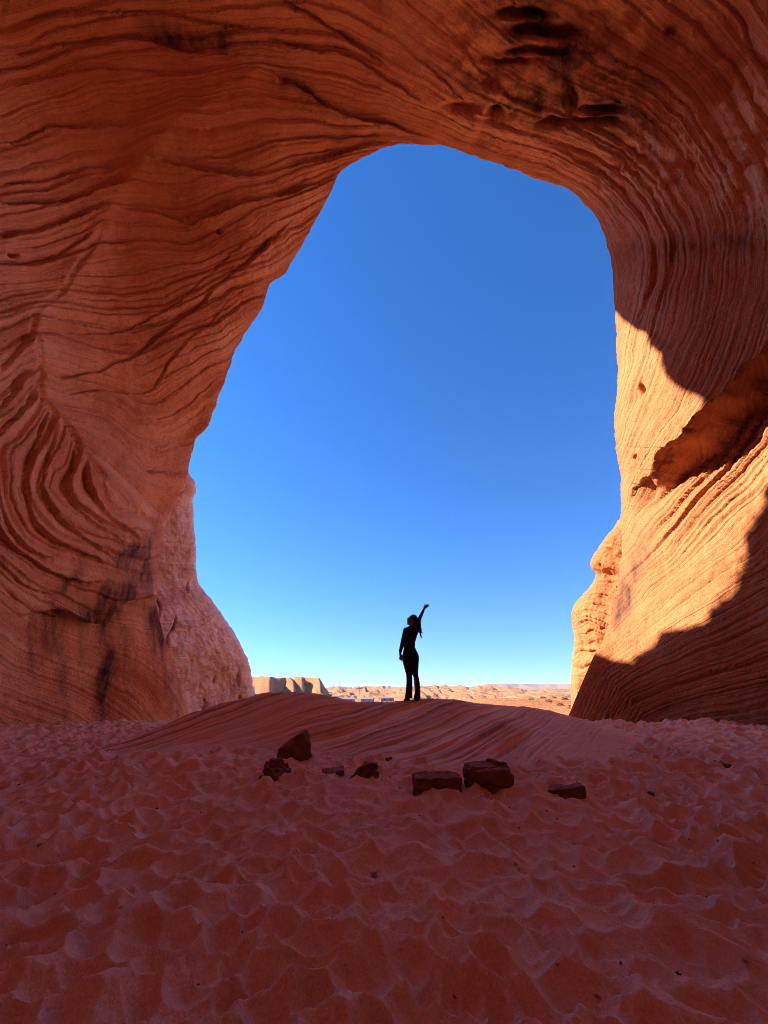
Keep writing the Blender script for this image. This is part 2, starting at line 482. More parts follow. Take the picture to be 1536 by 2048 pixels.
CTRL_PX = [(0, 1470, 10.3), (0, 1250, 10.3), (0, 1000, 10.2), (0, 750, 10.5), (0, 500, 11.0), (0, 250, 11.6), (0, 0, 12.0),
           (150, 1450, 12.2), (150, 1340, 12.4), (150, 1240, 12.3), (150, 1080, 11.7), (190, 930, 12.7), (110, 830, 12.3), (200, 700, 13.5), (250, 500, 13.9), (300, 250, 14.0), (300, 0, 13.2),
           (280, 1430, 13.6), (250, 1300, 13.8), (240, 1200, 13.2), (270, 1060, 13.6), (320, 900, 15.0), (400, 700, 15.4), (480, 500, 15.5), (520, 300, 15.1), (560, 100, 14.4),
           (768, 0, 13.6), (768, 140, 14.8), (1000, 0, 13.2), (1000, 180, 14.7), (1200, 0, 12.8), (1200, 200, 14.0), (1300, 350, 14.3),
           (1536, 0, 11.5), (1536, 250, 11.4), (1536, 500, 11.4), (1536, 750, 11.4), (1536, 1000, 11.0), (1536, 1250, 10.6), (1536, 1450, 10.3),
           (1400, 450, 13.1), (1400, 700, 12.9), (1400, 950, 12.7), (1380, 1200, 12.5), (1380, 1440, 11.8), (1300, 600, 14.4), (1300, 850, 14.3), (1300, 1100, 13.9), (1280, 1300, 13.3), (1250, 1440, 13.0)]
CTRL_W = [(0, -4, 3), (0, -4.5, 10), (0, -2.5, 17.5), (0, 1.5, 22.5), (-6.5, -2.5, 3), (6.5, -2.5, 3), (-7.5, -2.5, 11), (7.5, -2.5, 11), (-6, -2, 18), (6, -2, 18), (-10.0, 4, 3), (11, 4, 3), (-10.6, 3, 12), (11.6, 3, 12),
          (-8.8, 2, 20.5), (9.5, 2, 20), (-10.6, 7, 1), (-10.8, 11, -1.5), (10.6, 10.5, -1.5), (11, 7, 0), (0, 4, -2.5), (0, -3, -2.5), (-5, 4, -2.5), (5, 4, -2.5), (0, 9, -2.5), (-5, 10, -2.5), (5, 10, -2.5), (0, 0.3, -2.5)]
rim_px = catmull([(a, b, c) for a, b, c in RIM] + [RIM[0]], 1400)
RIMW = W(rim_px[:, 0], rim_px[:, 1], rim_px[:, 2])
cp = np.vstack([RIMW[::12], np.array([W(np.array(a), np.array(b), np.array(c)) for a, b, c in CTRL_PX]), np.array(CTRL_W, float)])
cphi, crho, cD = polar(cp)
cq = np.stack([crho * np.cos(cphi), crho * np.sin(cphi)], 1)
def tps(r2): return 0.5 * r2 * np.log(r2 + 1e-12)
d2 = ((cq[:, None] - cq[None]) ** 2).sum(-1)
nC = len(cq)
Am = np.zeros((nC + 3, nC + 3)); Am[:nC, :nC] = tps(d2) + np.eye(nC) * 2e-3
Am[:nC, nC] = 1; Am[:nC, nC + 1:] = cq; Am[nC, :nC] = 1; Am[nC + 1:, :nC] = cq.T
sol = np.linalg.solve(Am, np.r_[np.log(cD), 0, 0, 0])
def shell_depth(phi, rho):
    x = rho * np.cos(phi); y = rho * np.sin(phi)
    o = sol[nC] + sol[nC + 1] * x + sol[nC + 2] * y
    for k in range(nC):
        o = o + sol[k] * tps((x - cq[k, 0]) ** 2 + (y - cq[k, 1]) ** 2)
    return np.exp(o)

rphi, rrho, rD = polar(RIMW)
od = np.argsort(rphi); rphi, rrho, rD = rphi[od], rrho[od], rD[od]
phi = np.concatenate([np.linspace(-0.86, math.pi + 0.98, 1560, endpoint=False), np.linspace(math.pi + 0.98, 2 * math.pi - 0.86, 60, endpoint=False)])
phw = (phi + math.pi) % (2 * math.pi) - math.pi
rr = np.interp(phw, rphi, rrho, period=2 * math.pi)
circ = np.stack([np.cos(phi), np.sin(phi), phi * 0], 1)
rr = rr + 0.0028 * fbm(circ, 9.0, 5, 2.0, 0.62) * sstep(-0.75, -0.6, np.sin(phi))
v = np.concatenate([np.linspace(0, 1, 250) ** 1.06 * 0.46, 0.46 + np.linspace(0, 1, 62)[1:] ** 1.3 * (3.12 - 0.46 - 0.5)])
rho = rr[None] + (v / v[-1])[:, None] * (3.12 - rr[None])
PH = np.broadcast_to(phi[None], rho.shape)
D = coarse(lambda q: shell_depth(q[..., 0], q[..., 1]), np.stack([PH, rho], -1), 4, 5)
P = ORG + polar_dir(PH, rho) * D[..., None]
N = grid_normals(P, True)
vd = (P - ORG) / D[..., None]
N = np.where(((N * vd).sum(-1) > 0)[..., None], -N, N)            # towards the camera side

X, Y, FW = to_px(P)
cf = lambda sc, o, seed: coarse(lambda q: fbm(q, sc, o, seed), P)
wx = X + 10 * cf(0.35, 3, 5.0); wy = Y + 10 * cf(0.35, 3, 9.0)
inview = sstep(0.08, 0.3, FW / D)
bed = bilin(BED, (wx - GX0) / GS, (wy - GY0) / GS)
bed = bed + 1.6 * fbm(P, 0.8, 5, 21.0, 0.55)
LEFT = left_of_crease(X, Y)
right_w = sstep(900, 1250, X) * sstep(60, 420, Y)                  # the right-hand wall
roof_w = sstep(820, 1000, X) * sstep(420, 200, Y - 0.25 * (X - 1000))   # rough pitted roof
lower_left = sstep(1180, 1260, Y) * (X < 700)
left_w = (X < 760) * (1 - lower_left)
m0 = sstep(-0.35, 0.35, cf(0.16, 2, 31.0) + 0.1); m1 = sstep(-0.4, 0.3, cf(0.17, 2, 32.0)); m2 = sstep(-0.5, 0.3, cf(0.3, 2, 33.0))
m0 = 0.15 + 0.85 * m0; m1 = 0.30 + 0.70 * m1; m2 = 0.45 + 0.55 * m2
disp = np.zeros(rho.shape)
edge_keep = sstep(0.0, 0.03, v)[:, None]
# beds: thin ledges that come and go along the wall
disp -= left_w * (0.26 * m0 * tab(0, bed) + 0.26 * m1 * tab(1, bed) + 0.11 * m2 * tab(2, bed))
disp -= lower_left * (0.02 * m0 * tab(0, bed) + 0.03 * m1 * tab(1, bed) + 0.035 * m2 * tab(2, bed))
disp -= right_w * (0.03 * m0 * tab(0, bed) + 0.07 * m1 * tab(1, bed) + 0.075 * m2 * tab(2, bed))
disp -= (1 - np.clip(left_w + lower_left + right_w, 0, 1)) * (0.09 * m0 * tab(0, bed) + 0.08 * m1 * tab(1, bed) + 0.06 * m2 * tab(2, bed))
# swells and scallops
disp += 0.30 * cf(0.18, 3, 41.0) + 0.05 * cf(0.9, 2, 42.0) + 0.022 * fbm(P, 3.5, 4, 43.0, 0.6)
pit = np.clip(ridged(P * np.array([1, 1.0, 1.0]), 0.33, 4, 51.0, 0.55) - 0.55, -0.7, 1.2)
disp += roof_w * (-0.40 * sstep(0.0, 0.9, fbm(P, 0.42, 4, 53.0, 0.6) + 0.12) + 0.10 * pit + 0.07 * fbm(P, 1.7, 4, 54.0, 0.6) - 0.34 * m1 * tab(0, bed * 0.8 + 9 * cf(0.6, 2, 55.0)) - 0.16 * tab(1, bed))
HERO = [  # line, depth, reach below, reach above : strong ledges that can be made out one by one
    (FLOW_L[0], .22, 16, 12), (FLOW_L[1], .26, 18, 12), (FLOW_L[2], .16, 14, 8), (FLOW_L[3], .22, 16, 10), (FLOW_L[5], .30, 20, 12), (FLOW_L[6], .42, 26, 14), (FLOW_L[7], .34, 20, 12), (FLOW_L[8], .22, 14, 10),
    (FLOW_R[3], .34, 18, 14), (FLOW_R[4], .34, 18, 12), (FLOW_R[5], .40, 18, 14), (FLOW_R[1], .22, 14, 10), (FLOW_R[2], .24, 14, 10), (FLOW_R[11], .24, 16, 10), (FLOW_R[12], .14, 10, 8), (FLOW_R[9], .14, 10, 8),
    (FLOW_L[12], .24, 16, 10), (FLOW_L[13], .40, 18, 12), (FLOW_L[14], .34, 16, 10), (FLOW_L[15], .26, 12, 10), (FLOW_L[16], .24, 11, 9), (FLOW_L[18], .26, 15, 10), (FLOW_L[19], .30, 16, 10), (FLOW_L[20], .22, 12, 8), (FLOW_L[21], .2, 12, 8),
    (FLOW_L[10], .2, 12, 8), (FLOW_L[11], .2, 12, 8),
    (FLOW_R[18], .14, 16, 16), (FLOW_R[20], .12, 14, 16)]
HN1 = 3.0 * noise3(P, 1.7, 61.0) + 2.5 * noise3(P, 5.0, 62.0) + 1.6 * noise3(P, 11.0, 65.0)
HN2 = np.clip(1.0 + 1.2 * cf(0.55, 2, 63.0), 0.30, 1.6); HW = np.clip(1.0 + 1.6 * cf(0.4, 2, 69.0), 0.5, 1.8)
for ln, dep, lo, hi in HERO:
    sd, al = line_dist(ln, wx, wy, 40)
    ok = np.where(np.isfinite(sd)); lo = lo * 0.62
    s_ = sd[ok] + HN1[ok]; al = al[ok]
    fade = sstep(0, 0.14, al) * sstep(1, 0.86, al) * HN2[ok]
    prof = np.where(s_ <= 0, -np.exp(-(np.maximum(-s_, 0) / (lo * HW[ok])) ** 1.2) * sstep(0, 2.0, -s_), 0.25 * np.exp(-np.abs(s_) / hi))
    disp[ok] += dep * 0.85 * fade * prof
# the crease between the two bedding sets
sd, al = line_dist(CREASE, wx, wy, 160)
s_ = np.where(np.isfinite(sd), np.abs(sd), 1e6)
disp += 0.17 * np.exp(-(s_ / 30) ** 1.2) * sstep(0, .15, al) * sstep(1, .9, al)
disp -= 0.15 * np.exp(-((s_ - 2) / 4) ** 2) * sstep(.35, .5, al) * (0.5 + 0.5 * sstep(-.2, .3, noise3(P, 1.2, 64.0)))
# the slanting overhang on the right wall and the hanging ledge above the varnish on the left wall
OVER = [(1660, 560), (1600, 620), (1500, 720), (1440, 790), (1400, 848), (1350, 910), (1300, 978), (1246, 1042)]
sd, al = line_dist(OVER, wx, wy, 260)
s_ = np.where(np.isfinite(sd), -sd, 1e6)                           # positive below the line
s_ = s_ + 14 * cf(0.7, 3, 66.0) + 7 * noise3(P, 2.6, 67.0)
reach = 20 + 105 * sstep(1.0, 0.55, al)
prof = np.where(s_ >= 0, -np.exp(-(np.abs(s_) / reach) ** 1.7) * sstep(0, 34, s_), 0.25 * np.exp(-(np.abs(s_) / 80)))
rec = sstep(5, 30, s_) * sstep(190, 90, s_) * (np.abs(s_) < 1e5) * sstep(1.0, 0.75, al)
disp += 1.3 * prof * (np.abs(s_) < 1e5) * sstep(1.0, 0.70, al) - rec * (0.36 * tab(1, bed) + 0.20 * tab(2, bed))
LIP = [(0, 1225), (70, 1222), (130, 1215), (190, 1240), (250, 1205), (310, 1190)]
sd, al = line_dist(LIP, wx, wy, 120)
s_ = np.where(np.isfinite(sd), sd, 1e6)
prof = np.where(s_ >= 0, -np.exp(-(np.abs(s_) / 46) ** 1.5) * sstep(0, 6, s_), 0.4 * np.exp(-np.abs(s_) / 30))
disp += 0.30 * prof * (np.abs(s_) < 1e5) * sstep(0, .5, al)
PITS = [(990, 222, 14, 10, .9), (1090, 58, 60, 13, 1.3), (1048, 25, 44, 10, .9), (1075, 100, 62, 8, .7), (1205, 222, 40, 10, .9), (1140, 190, 14, 36, .8), (1185, 250, 50, 8, .8), (1345, 60, 12, 10, .5), (1020, 120, 50, 6, .5),
        (34, 510, 9, 5, .5), (440, 455, 7, 4, .4), (1100, 250, 22, 10, .7), (920, 215, 26, 9, .5), (1290, 780, 5, 10, .3), (1285, 915, 6, 4, .25)]
PN1, PN2 = noise3(P, 2.2, 71), noise3(P, 2.2, 72)
for a, b, ra, rb, dep in PITS:
    q = ((wx - a + 6 * PN1) / ra) ** 2 + ((wy - b + 6 * PN2) / rb) ** 2
    disp -= dep * np.exp(-q ** 1.3)
disp *= inview * (0.25 + 0.75 * edge_keep)
P = P + N * disp[..., None]

# varnish streaks (their own shape), painted roof shade, darker right wall tone to offset the sun
def blob(cx, cy, rx, ry, rot=0.0):
    c, s = math.cos(R(rot)), math.sin(R(rot))
    dx, dy = wx - cx, wy - cy
    return np.exp(-(((dx * c + dy * s) / rx) ** 2 + ((-dx * s + dy * c) / ry) ** 2))
SQ = np.stack([wx / 26.0, wy / 240.0, wx * 0], -1)
drip = sstep(-0.35, 0.45, noise3(SQ, 1.0, 83.0) + 0.6 * noise3(SQ, 2.7, 84.0))
env = np.maximum.reduce([blob(285, 1130, 55, 62, 20), 0.9 * blob(225, 1195, 110, 36, -24), 0.55 * blob(130, 1240, 70, 22, -12), 0.6 * blob(300, 1090, 26, 60, 30), 0.45 * blob(175, 1135, 130, 12, -44)])  # varnish patches, plus one faint slanting dark band
cols_ = sum(a_ * np.exp(-((wx - c_ - b_ * (wy - 1300)) / w_) ** 2) for c_, w_, a_, b_ in ((214, 22, .95, -.04), (118, 24, .7, .02), (165, 12, .35, 0), (255, 14, .35, .05), (318, 18, .75, .22), (72, 12, .25, 0)))
cols_ = cols_ * sstep(1185, 1235, wy) * (1 - 0.55 * sstep(1320, 1455, wy))
stain_shade = np.clip(np.maximum(env, cols_) * (0.45 + 0.75 * drip), 0, 1) * (wx < 420)
for a in [(1430, 490, 130, 22, -6), (390, 75, 120, 26, 10), (600, 180, 60, 26, 30), (1270, 1120, 26, 50, 15), (1245, 1200, 22, 60, 10), (1160, 130, 150, 80, 20), (1080, 210, 150, 50, 22), (1230, 230, 90, 50, 30), (1060, 40, 90, 50, 0)]:  # dark blots; those over the roof paint shade into its recesses
    stain_shade = np.maximum(stain_shade, 0.62 * blob(*a))
stain_shade = np.clip(1.8 * stain_shade * (0.75 + 0.9 * fbm(P * np.array([1, 1, .35]), 1.3, 4, 81.0)), 0, 1)
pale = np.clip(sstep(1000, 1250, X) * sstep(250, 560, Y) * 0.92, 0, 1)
# the outer cliff face, folding away from the rim
vr = (P[0] - ORG); vr = vr / np.linalg.norm(vr, axis=-1, keepdims=True)
outw = np.cos(phi)[:, None] * E1 + np.sin(phi)[:, None] * E2
rx_, ry_, _ = to_px(P[0])
on_left = sstep(800, 690, rx_)
thick = np.interp(ry_, [250, 530, 579, 615, 640, 705, 777, 832, 874, 890, 960], [11.5, 10.6, 7.6, 6.8, 5.2, 5.0, 5.9, 6.8, 8.6, 10.4, 11.5]) * on_left + 3.0 * (1 - on_left)  # unseen left depth shaped to cast the shadow edges on the right wall
thick = thick * (1 + 0.05 * fbm(circ, 9.0, 4, 95.0))
ext = []
for f_, b in [(0.04, 0.02), (0.12, 0.1), (0.25, 0.2), (0.4, 0.35), (0.6, 0.5), (0.8, 0.7), (0.93, 1.0), (1.0, 1.8), (1.03, 4), (1.06, 9), (1.1, 24)]:
    a = (f_ * thick)[:, None]
    q = P[0] + vr * a + outw * b
    q = q + 0.3 * f_ * np.stack([fbm(q, 0.5, 3, 91), fbm(q, 0.5, 3, 92), fbm(q, 0.5, 3, 93)], -1)
    ext.append(q)
PA = np.concatenate([np.array(ext[::-1]), P], 0)
pad = lambda a: np.concatenate([np.repeat(a[:1], len(ext), 0), a], 0)
alcove = obj('rock_alcove', grid_mesh('rock_alcove', PA, True, {'bed': pad(bed), 'stain_shade': pad(stain_shade), 'pale': pad(pale)}), M_WALL, kind='structure',
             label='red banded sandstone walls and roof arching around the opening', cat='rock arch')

# ------------------------------------------------------------------ sand floor, trodden into hollows
def hash2(i, j, k):
    h = (i * 73856093) ^ (j * 19349663) ^ (k * 83492791)
    h = (h ^ (h >> 13)) * 1274126177
    return ((h ^ (h >> 16)) & 0xFFFF) / 65535.0

def hollows(x, y, cell, seed, soft=0.05):
    """overlapping footprints: a field of shallow bowls meeting in crisp ridges (0 at the bottom .. 1)"""
    ci = np.floor(x / cell).astype(np.int64); cj = np.floor(y / cell).astype(np.int64)
    acc = np.zeros(x.shape)
    best = np.full(x.shape, 4.0)
    for di in (-1, 0, 1):
        for dj in (-1, 0, 1):
            i, j = ci + di, cj + dj
            cx = (i + 0.1 + 0.8 * hash2(i, j, seed)) * cell; cy = (j + 0.1 + 0.8 * hash2(i, j, seed + 1)) * cell
            a = hash2(i, j, seed + 2) * math.pi; r = cell * (0.72 + 0.5 * hash2(i, j, seed + 3)); off = 0.22 * hash2(i, j, seed + 4)
            dx, dy = x - cx, y - cy
            u = dx * np.cos(a) + dy * np.sin(a); w = -dx * np.sin(a) + dy * np.cos(a)
            d = np.sqrt((u / (r * 1.25)) ** 2 + (w / (r * 0.85)) ** 2) ** 1.5 + off
            best = np.minimum(best, d)
            acc += np.exp(-d / soft)
    return np.clip(-soft * np.log(acc + 1e-30), -0.2, 1.25)

def floor_base(x, y):
    P3 = np.stack([x, y, x * 0], -1)
    z = 0.26 * sstep(3.0, 6.6, y) + 0.03 * sstep(5, 11, np.abs(x)) - 0.05 * sstep(3, 1, y)
    z = z + 0.13 * sstep(8.6, 11.0, np.hypot(x * 1.08, (y - 4) * 0.75)) * np.clip(0.4 + 1.2 * fbm(P3, 0.45, 3, 107.0), 0, 1)
    return z + 0.06 * fbm(P3, 0.3, 3, 101.0)

def floor_hit(px, py):
    d = pdir(np.atleast_1d(np.asarray(px, float)), np.atleast_1d(np.asarray(py, float))); t = np.full(d.shape[:-1], 5.0)
    for _ in range(12):
        q = ORG + d * t[..., None]; t = 0.5 * t + 0.5 * (floor_base(q[..., 0], q[..., 1]) - CAM_H) / d[..., 2]
    return ORG + d * t[..., None], t
BANKS = []
for px_, py_, t_, b_ in ((588, 1526, 6.35, .07), (549, 1564, 5.42, .06), (725, 1564, 5.42, .06), (875, 1593, 4.72, .06), (978, 1585, 4.86, .07), (1120, 1598, 4.65, .05)):
    q_ = floor_hit(px_, py_)[0][0]; BANKS.append((q_[0], q_[1] - .05, b_))
def floor_z(x, y):
    P3 = np.stack([x, y, x * 0], -1)
    z = floor_base(x, y)
    wxx = x + 0.10 * noise3(P3, 1.6, 103.0) + 0.025 * noise3(P3, 6.0, 108.0); wyy = y + 0.10 * noise3(P3, 1.6, 104.0) + 0.025 * noise3(P3, 6.0, 109.0)
    h = hollows(wxx, wyy, 0.195, 5, 0.012); h2 = hollows(wxx + 3.3, wyy + 1.7, 0.36, 25, 0.016); h3 = hollows(wxx + 1.1, wyy + 5.3, 0.10, 45, 0.03)
    amp = 0.75 + 0.5 * noise3(P3, 0.7, 105.0)
    return z + 0.205 * amp * (h - 0.35) + 0.110 * (h2 - 0.35) + 0.010 * (h3 - .5) + 0.010 * fbm(P3, 8.0, 4, 106.0, 0.6) + sum(b_ * np.exp(-((x - x_) ** 2 + (y - y_) ** 2) / .16) for x_, y_, b_ in BANKS)

az = np.concatenate([np.linspace(-R(58), R(58), 800), np.linspace(R(58), 2 * math.pi - R(58), 62)[1:-1]])
rad = np.concatenate([[0.05, 0.5, 0.9, 1.2, 1.4], np.geomspace(1.55, 15.2, 560)])
fx = rad[:, None] * np.sin(az)[None]; fy = rad[:, None] * np.cos(az)[None]
fz = floor_z(fx, fy)
# the sand dips away outside the opening
fz = fz - 0.9 * sstep(13.2, 15.2, fy)
obj('sand_floor', grid_mesh('sand_floor', np.stack([fx, fy, fz], -1), True, flip=True), M_SAND, kind='structure')

# ------------------------------------------------------------------ the wind-combed mound under the opening
CREST = [(240, 1505, 9.6), (300, 1474, 9.5), (340, 1450, 9.3), (380, 1430, 9.1), (440, 1408, 8.9), (520, 1389, 8.8), (560, 1385, 8.75), (600, 1384, 8.7), (640, 1390, 8.7), (690, 1400, 8.7), (720, 1405, 8.7), (760, 1405, 8.65), (800, 1403, 8.6), (840, 1401, 8.6),
         (880, 1400, 8.6), (915, 1400, 8.6), (950, 1406, 8.65), (1000, 1414, 8.75), (1060, 1419, 8.9), (1130, 1433, 9.2), (1190, 1449, 9.6), (1260, 1470, 10.0), (1330, 1492, 10.3)]
FRONT = [(240, 1512), (300, 1512), (420, 1508), (520, 1506), (620, 1512), (740, 1528), (860, 1545), (980, 1552), (1080, 1545), (1180, 1532), (1260, 1518), (1330, 1500)]
cr = WY(np.array([c[0] for c in CREST]), np.array([c[1] - 5.5 for c in CREST]), np.array([c[2] for c in CREST], float))
fr = floor_hit(np.array([c[0] for c in FRONT]), np.array([c[1] for c in FRONT]))[0]
mx = np.linspace(cr[0, 0] - 0.2, cr[-1, 0] + 0.2, 860)
sm = lambda a, k=25: np.convolve(np.pad(a, k, mode='edge'), np.ones(2 * k + 1) / (2 * k + 1), 'valid')
mzc = sm(np.interp(mx, cr[:, 0], cr[:, 2]), 8); myc = sm(np.interp(mx, cr[:, 0], cr[:, 1])); myf = sm(np.interp(mx, fr[:, 0], fr[:, 1]))
wv = np.concatenate([np.linspace(-0.15, 1, 210), 1 + np.linspace(0, 1, 50)[1:] ** 1.4 * 2.6])
zb = floor_base(mx, myf) - 0.03
MY = np.where(wv[:, None] <= 1, myf[None] + (myc - myf)[None] * wv[:, None], myc[None] + (wv[:, None] - 1) * 2.2)
rise = np.where(wv <= 1, np.sign(wv) * np.abs(wv) ** 1.05, 1 - 0.20 * (wv - 1) - 0.16 * (wv - 1) ** 2)
rnd = 0.035 * np.exp(-((wv - 1) / 0.09) ** 2)
MZ = zb[None] + (mzc - zb)[None] * (rise - rnd)[:, None]
MX = np.broadcast_to(mx[None], MY.shape)
MP = np.stack([MX, MY, MZ], -1)
mb = 0.80 * wv[:, None] - 0.27 * MX + 0.05 * fbm(MP, 0.3, 2, 111.0) + 0.006 * fbm(MP, 3.0, 3, 112.0)
mtab = ledge_table(16000, 18, 80, 14, 0.28); mtab2 = ledge_table(16000, 60, 240, 15, 0.2); mtab3 = ledge_table(16000, 5, 18, 16, 0.5)
mi = np.clip((mb + 5) * 480, 0, 15998); ii = mi.astype(int); ff_ = mi - ii
lk = lambda T: T[ii] * (1 - ff_) + T[ii + 1] * ff_
mm = sstep(-0.25, 0.35, fbm(MP, 0.6, 3, 113.0)); mm2 = sstep(-0.3, 0.3, fbm(MP, 0.9, 3, 114.0))
hard = sstep(0.05, 0.35, wv)[:, None] * (0.12 + 0.88 * sstep(3.2, 1.6, MX + 0.5 * noise3(MP, 0.8, 117.0)))
MP[..., 2] -= hard * (0.11 * (.4 + .6 * mm) * lk(mtab) + 0.15 * (.2 + .8 * mm2) * lk(mtab2) + 0.045 * lk(mtab3)) * sstep(2.4, 1.2, wv)[:, None]
MP[..., 2] += 0.03 * fbm(MP, 0.8, 4, 115.0) + (1 - hard) * 0.012 * fbm(MP, 5.0, 3, 116.0)
edge = sstep(0, 0.06, np.linspace(0, 1, len(mx))) * sstep(1, 0.94, np.linspace(0, 1, len(mx)))
MP[..., 2] = (zb - 0.25)[None] + (MP[..., 2] - (zb - 0.25)[None]) * edge[None]
k = NT('mound_sandstone'); pos = k.pos(); bedm = k.attr('bed')
f = k.math('ADD', k.math('MULTIPLY', k.noise1(bedm, 9.0, 5, 0.7), 0.75), k.math('MULTIPLY', k.noise(pos, 0.8, 5), 0.4))
c_ = k.ramp(f, [(0.43, (0.40, 0.18, 0.125)), (0.54, (0.68, 0.35, 0.24)), (0.64, (0.82, 0.47, 0.34))])
c_ = k.mix(0.3, c_, k.ramp(k.noise(pos, 55, 3, 0.7), [(0.3, (0.25, 0.25, 0.25)), (0.7, (0.78, 0.78, 0.78))]), 'OVERLAY')
nb = k.bump(k.noise1(bedm, 26.0, 4, 0.7), 0.5, 0.02); nb = k.bump(k.noise(pos, 14, 5, 0.65), 0.4, 0.03, nb); nb = k.bump(k.noise(pos, 80, 3, 0.7), 0.4, 0.006, nb)
c_ = k.mix(k.math('MULTIPLY', k.attr('sandy'), 0.85), c_, k.ramp(k.noise(pos, 0.5, 5, 0.6), [(0.35, (0.62, 0.32, 0.22)), (0.65, (0.72, 0.39, 0.27))]))
M_MOUND = k.done(c_, 0.95, nb)
mound = obj('sandstone_mound', grid_mesh('sandstone_mound', MP, False, {'bed': mb, 'sandy': 1 - hard}), M_MOUND,
            label='low red mound with slanting wind-combed bands beneath the person', cat='mound')

# ------------------------------------------------------------------ desert outside
def terrain_z(x, y):
    r = np.hypot(x, y); a = np.degrees(np.arctan2(x, y))
    P3 = np.stack([x, y, x * 0], -1)
    z = -0.15 + 0.25 * sstep(14, 26, r)
    z = z - 2.2 * sstep(18, 60, r) * sstep(14, 5, a)
    z = z - 6.5 * sstep(45, 330, r)
    z = z + 0.16 * fbm(P3, 0.12, 4, 121.0) * sstep(14, 30, r) + 0.6 * fbm(P3, 0.02, 4, 122.0) * sstep(60, 200, r)
    # slickrock escarpments: flat tops, faces cut into spurs and gullies
    q = np.stack([x + 0.35 * y, 0.30 * y - 0.1 * x, x * 0], -1)
    q = q + 12 * np.stack([noise3(P3, 1 / 60.0, 141.0), noise3(P3, 1 / 60.0, 142.0), x * 0], -1)
    bil = np.abs(noise3(q, 1 / 40.0, 131.0)) + 0.5 * np.abs(noise3(q, 1 / 17.0, 139.0)) + 0.3 * np.abs(noise3(q, 1 / 8.0, 140.0))
    bil2 = np.abs(noise3(q, 1 / 52.0, 151.0)) + 0.5 * np.abs(noise3(q, 1 / 22.0, 152.0)) + 0.3 * np.abs(noise3(q, 1 / 10.0, 153.0))
    tier = lambda r0, w_, cut, b_: np.clip((r + cut * (b_ - 0.4) - r0) / w_, 0, 1)
    top = np.interp(a, [-30, -9, -4, 0, 5, 12, 18, 24, 30], [1.0, 1.05, 1.02, 1.0, .95, .8, .65, .5, .5])
    hill = sstep(340, 620, r)
    z = z + top * (4.5 * tier(370, 36, 180, bil) + 7.5 * tier(545, 60, 260, bil2)) + sstep(330, 390, r) * sstep(900, 640, r) * 11.0 * (bil - .36) + 0.5 * sstep(330, 380, r) * fbm(P3, 1 / 9.0, 3, 154.0)
    # the nearer bluff on the left
    bl = np.clip((-7.2 - a - 1.6 * noise3(P3, 1 / 30.0, 133.0)) / 2.4, 0, 1) * np.clip((r + 90 * (bil - .4) - 305) / 24, 0, 1)
    z = np.maximum(z, -6.8 + bl * (16.6 + 1.2 * fbm(P3, 1 / 14.0, 3, 135.0)) - 4 * sstep(420, 560, r))
    # far mesa on the right
    me_ = sstep(3300, 3650, r + 240 * ridged(P3, 1 / 420.0, 3, 136.0)) * sstep(8, 15, a + 1.2 * noise3(P3, 1 / 900.0, 137.0))
    z = z + me_ * (38 + 8 * sstep(0.3, 0.6, noise3(P3, 1 / 1500.0, 138.0) + .4)) + sstep(2000, 3300, r) * 6 * sstep(5, 12, a)
    return z

ta = np.concatenate([np.linspace(-R(80), -R(27), 50, endpoint=False), np.linspace(-R(27), R(32), 520), np.linspace(R(32), R(80), 44)[1:]])
tr = np.concatenate([np.linspace(11.5, 26, 40, endpoint=False), np.geomspace(26, 280, 60, endpoint=False), np.geomspace(280, 1100, 150, endpoint=False), np.geomspace(1100, 3000, 22, endpoint=False), np.geomspace(3000, 4600, 60, endpoint=False), np.geomspace(4600, 5300, 6)])
tx = tr[:, None] * np.sin(ta)[None]; ty = tr[:, None] * np.cos(ta)[None]
tz = terrain_z(tx, ty)
TP = np.stack([tx, ty, tz], -1)
rocky = sstep(260, 400, np.broadcast_to(tr[:, None], tx.shape))
k = NT('desert_ground'); pos = k.pos()
rk = k.attr('rocky')
sp = k.n('ShaderNodeSeparateXYZ'); k.link(pos, sp.inputs[0])
strat = k.noise1(k.math('MULTIPLY_ADD', k.noise(pos, 0.02, 4), 22.0, k.math('MULTIPLY_ADD', sp.outputs[0], 0.16, sp.outputs[2])), 0.55, 4, 0.7)
rockc = k.ramp(strat, [(0.32, (0.17, 0.072, 0.036)), (0.5, (0.31, 0.142, 0.068)), (0.68, (0.40, 0.215, 0.118))])
sandc = k.ramp(k.noise(pos, 0.25, 5), [(0.35, (0.34, 0.125, 0.048)), (0.65, (0.43, 0.18, 0.078))])
col = k.mix(rk, sandc, rockc)
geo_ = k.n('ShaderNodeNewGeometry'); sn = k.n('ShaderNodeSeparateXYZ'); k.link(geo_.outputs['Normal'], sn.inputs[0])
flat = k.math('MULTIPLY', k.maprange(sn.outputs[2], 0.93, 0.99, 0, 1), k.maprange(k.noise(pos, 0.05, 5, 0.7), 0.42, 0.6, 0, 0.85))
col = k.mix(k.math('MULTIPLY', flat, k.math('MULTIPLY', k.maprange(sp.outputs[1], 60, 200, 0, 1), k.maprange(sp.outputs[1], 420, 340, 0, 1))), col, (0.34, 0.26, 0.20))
veg = k.maprange(k.noise(pos, 0.35, 3, 0.7), 0.62, 0.68, 0, 0.7)
col = k.mix(k.math('MULTIPLY', veg, k.maprange(sp.outputs[1], 40, 120, 0, 1)), col, (0.13, 0.12, 0.075))
nb = k.bump(k.noise(pos, 0.35, 6, 0.7), 0.8, 1.2)
nb = k.bump(strat, 0.6, 0.8, nb)
M_DESERT = k.done(col, 0.95, nb)
obj('desert_ground', grid_mesh('desert_ground', TP, False, {'rocky': rocky}, flip=True), M_DESERT, kind='structure')

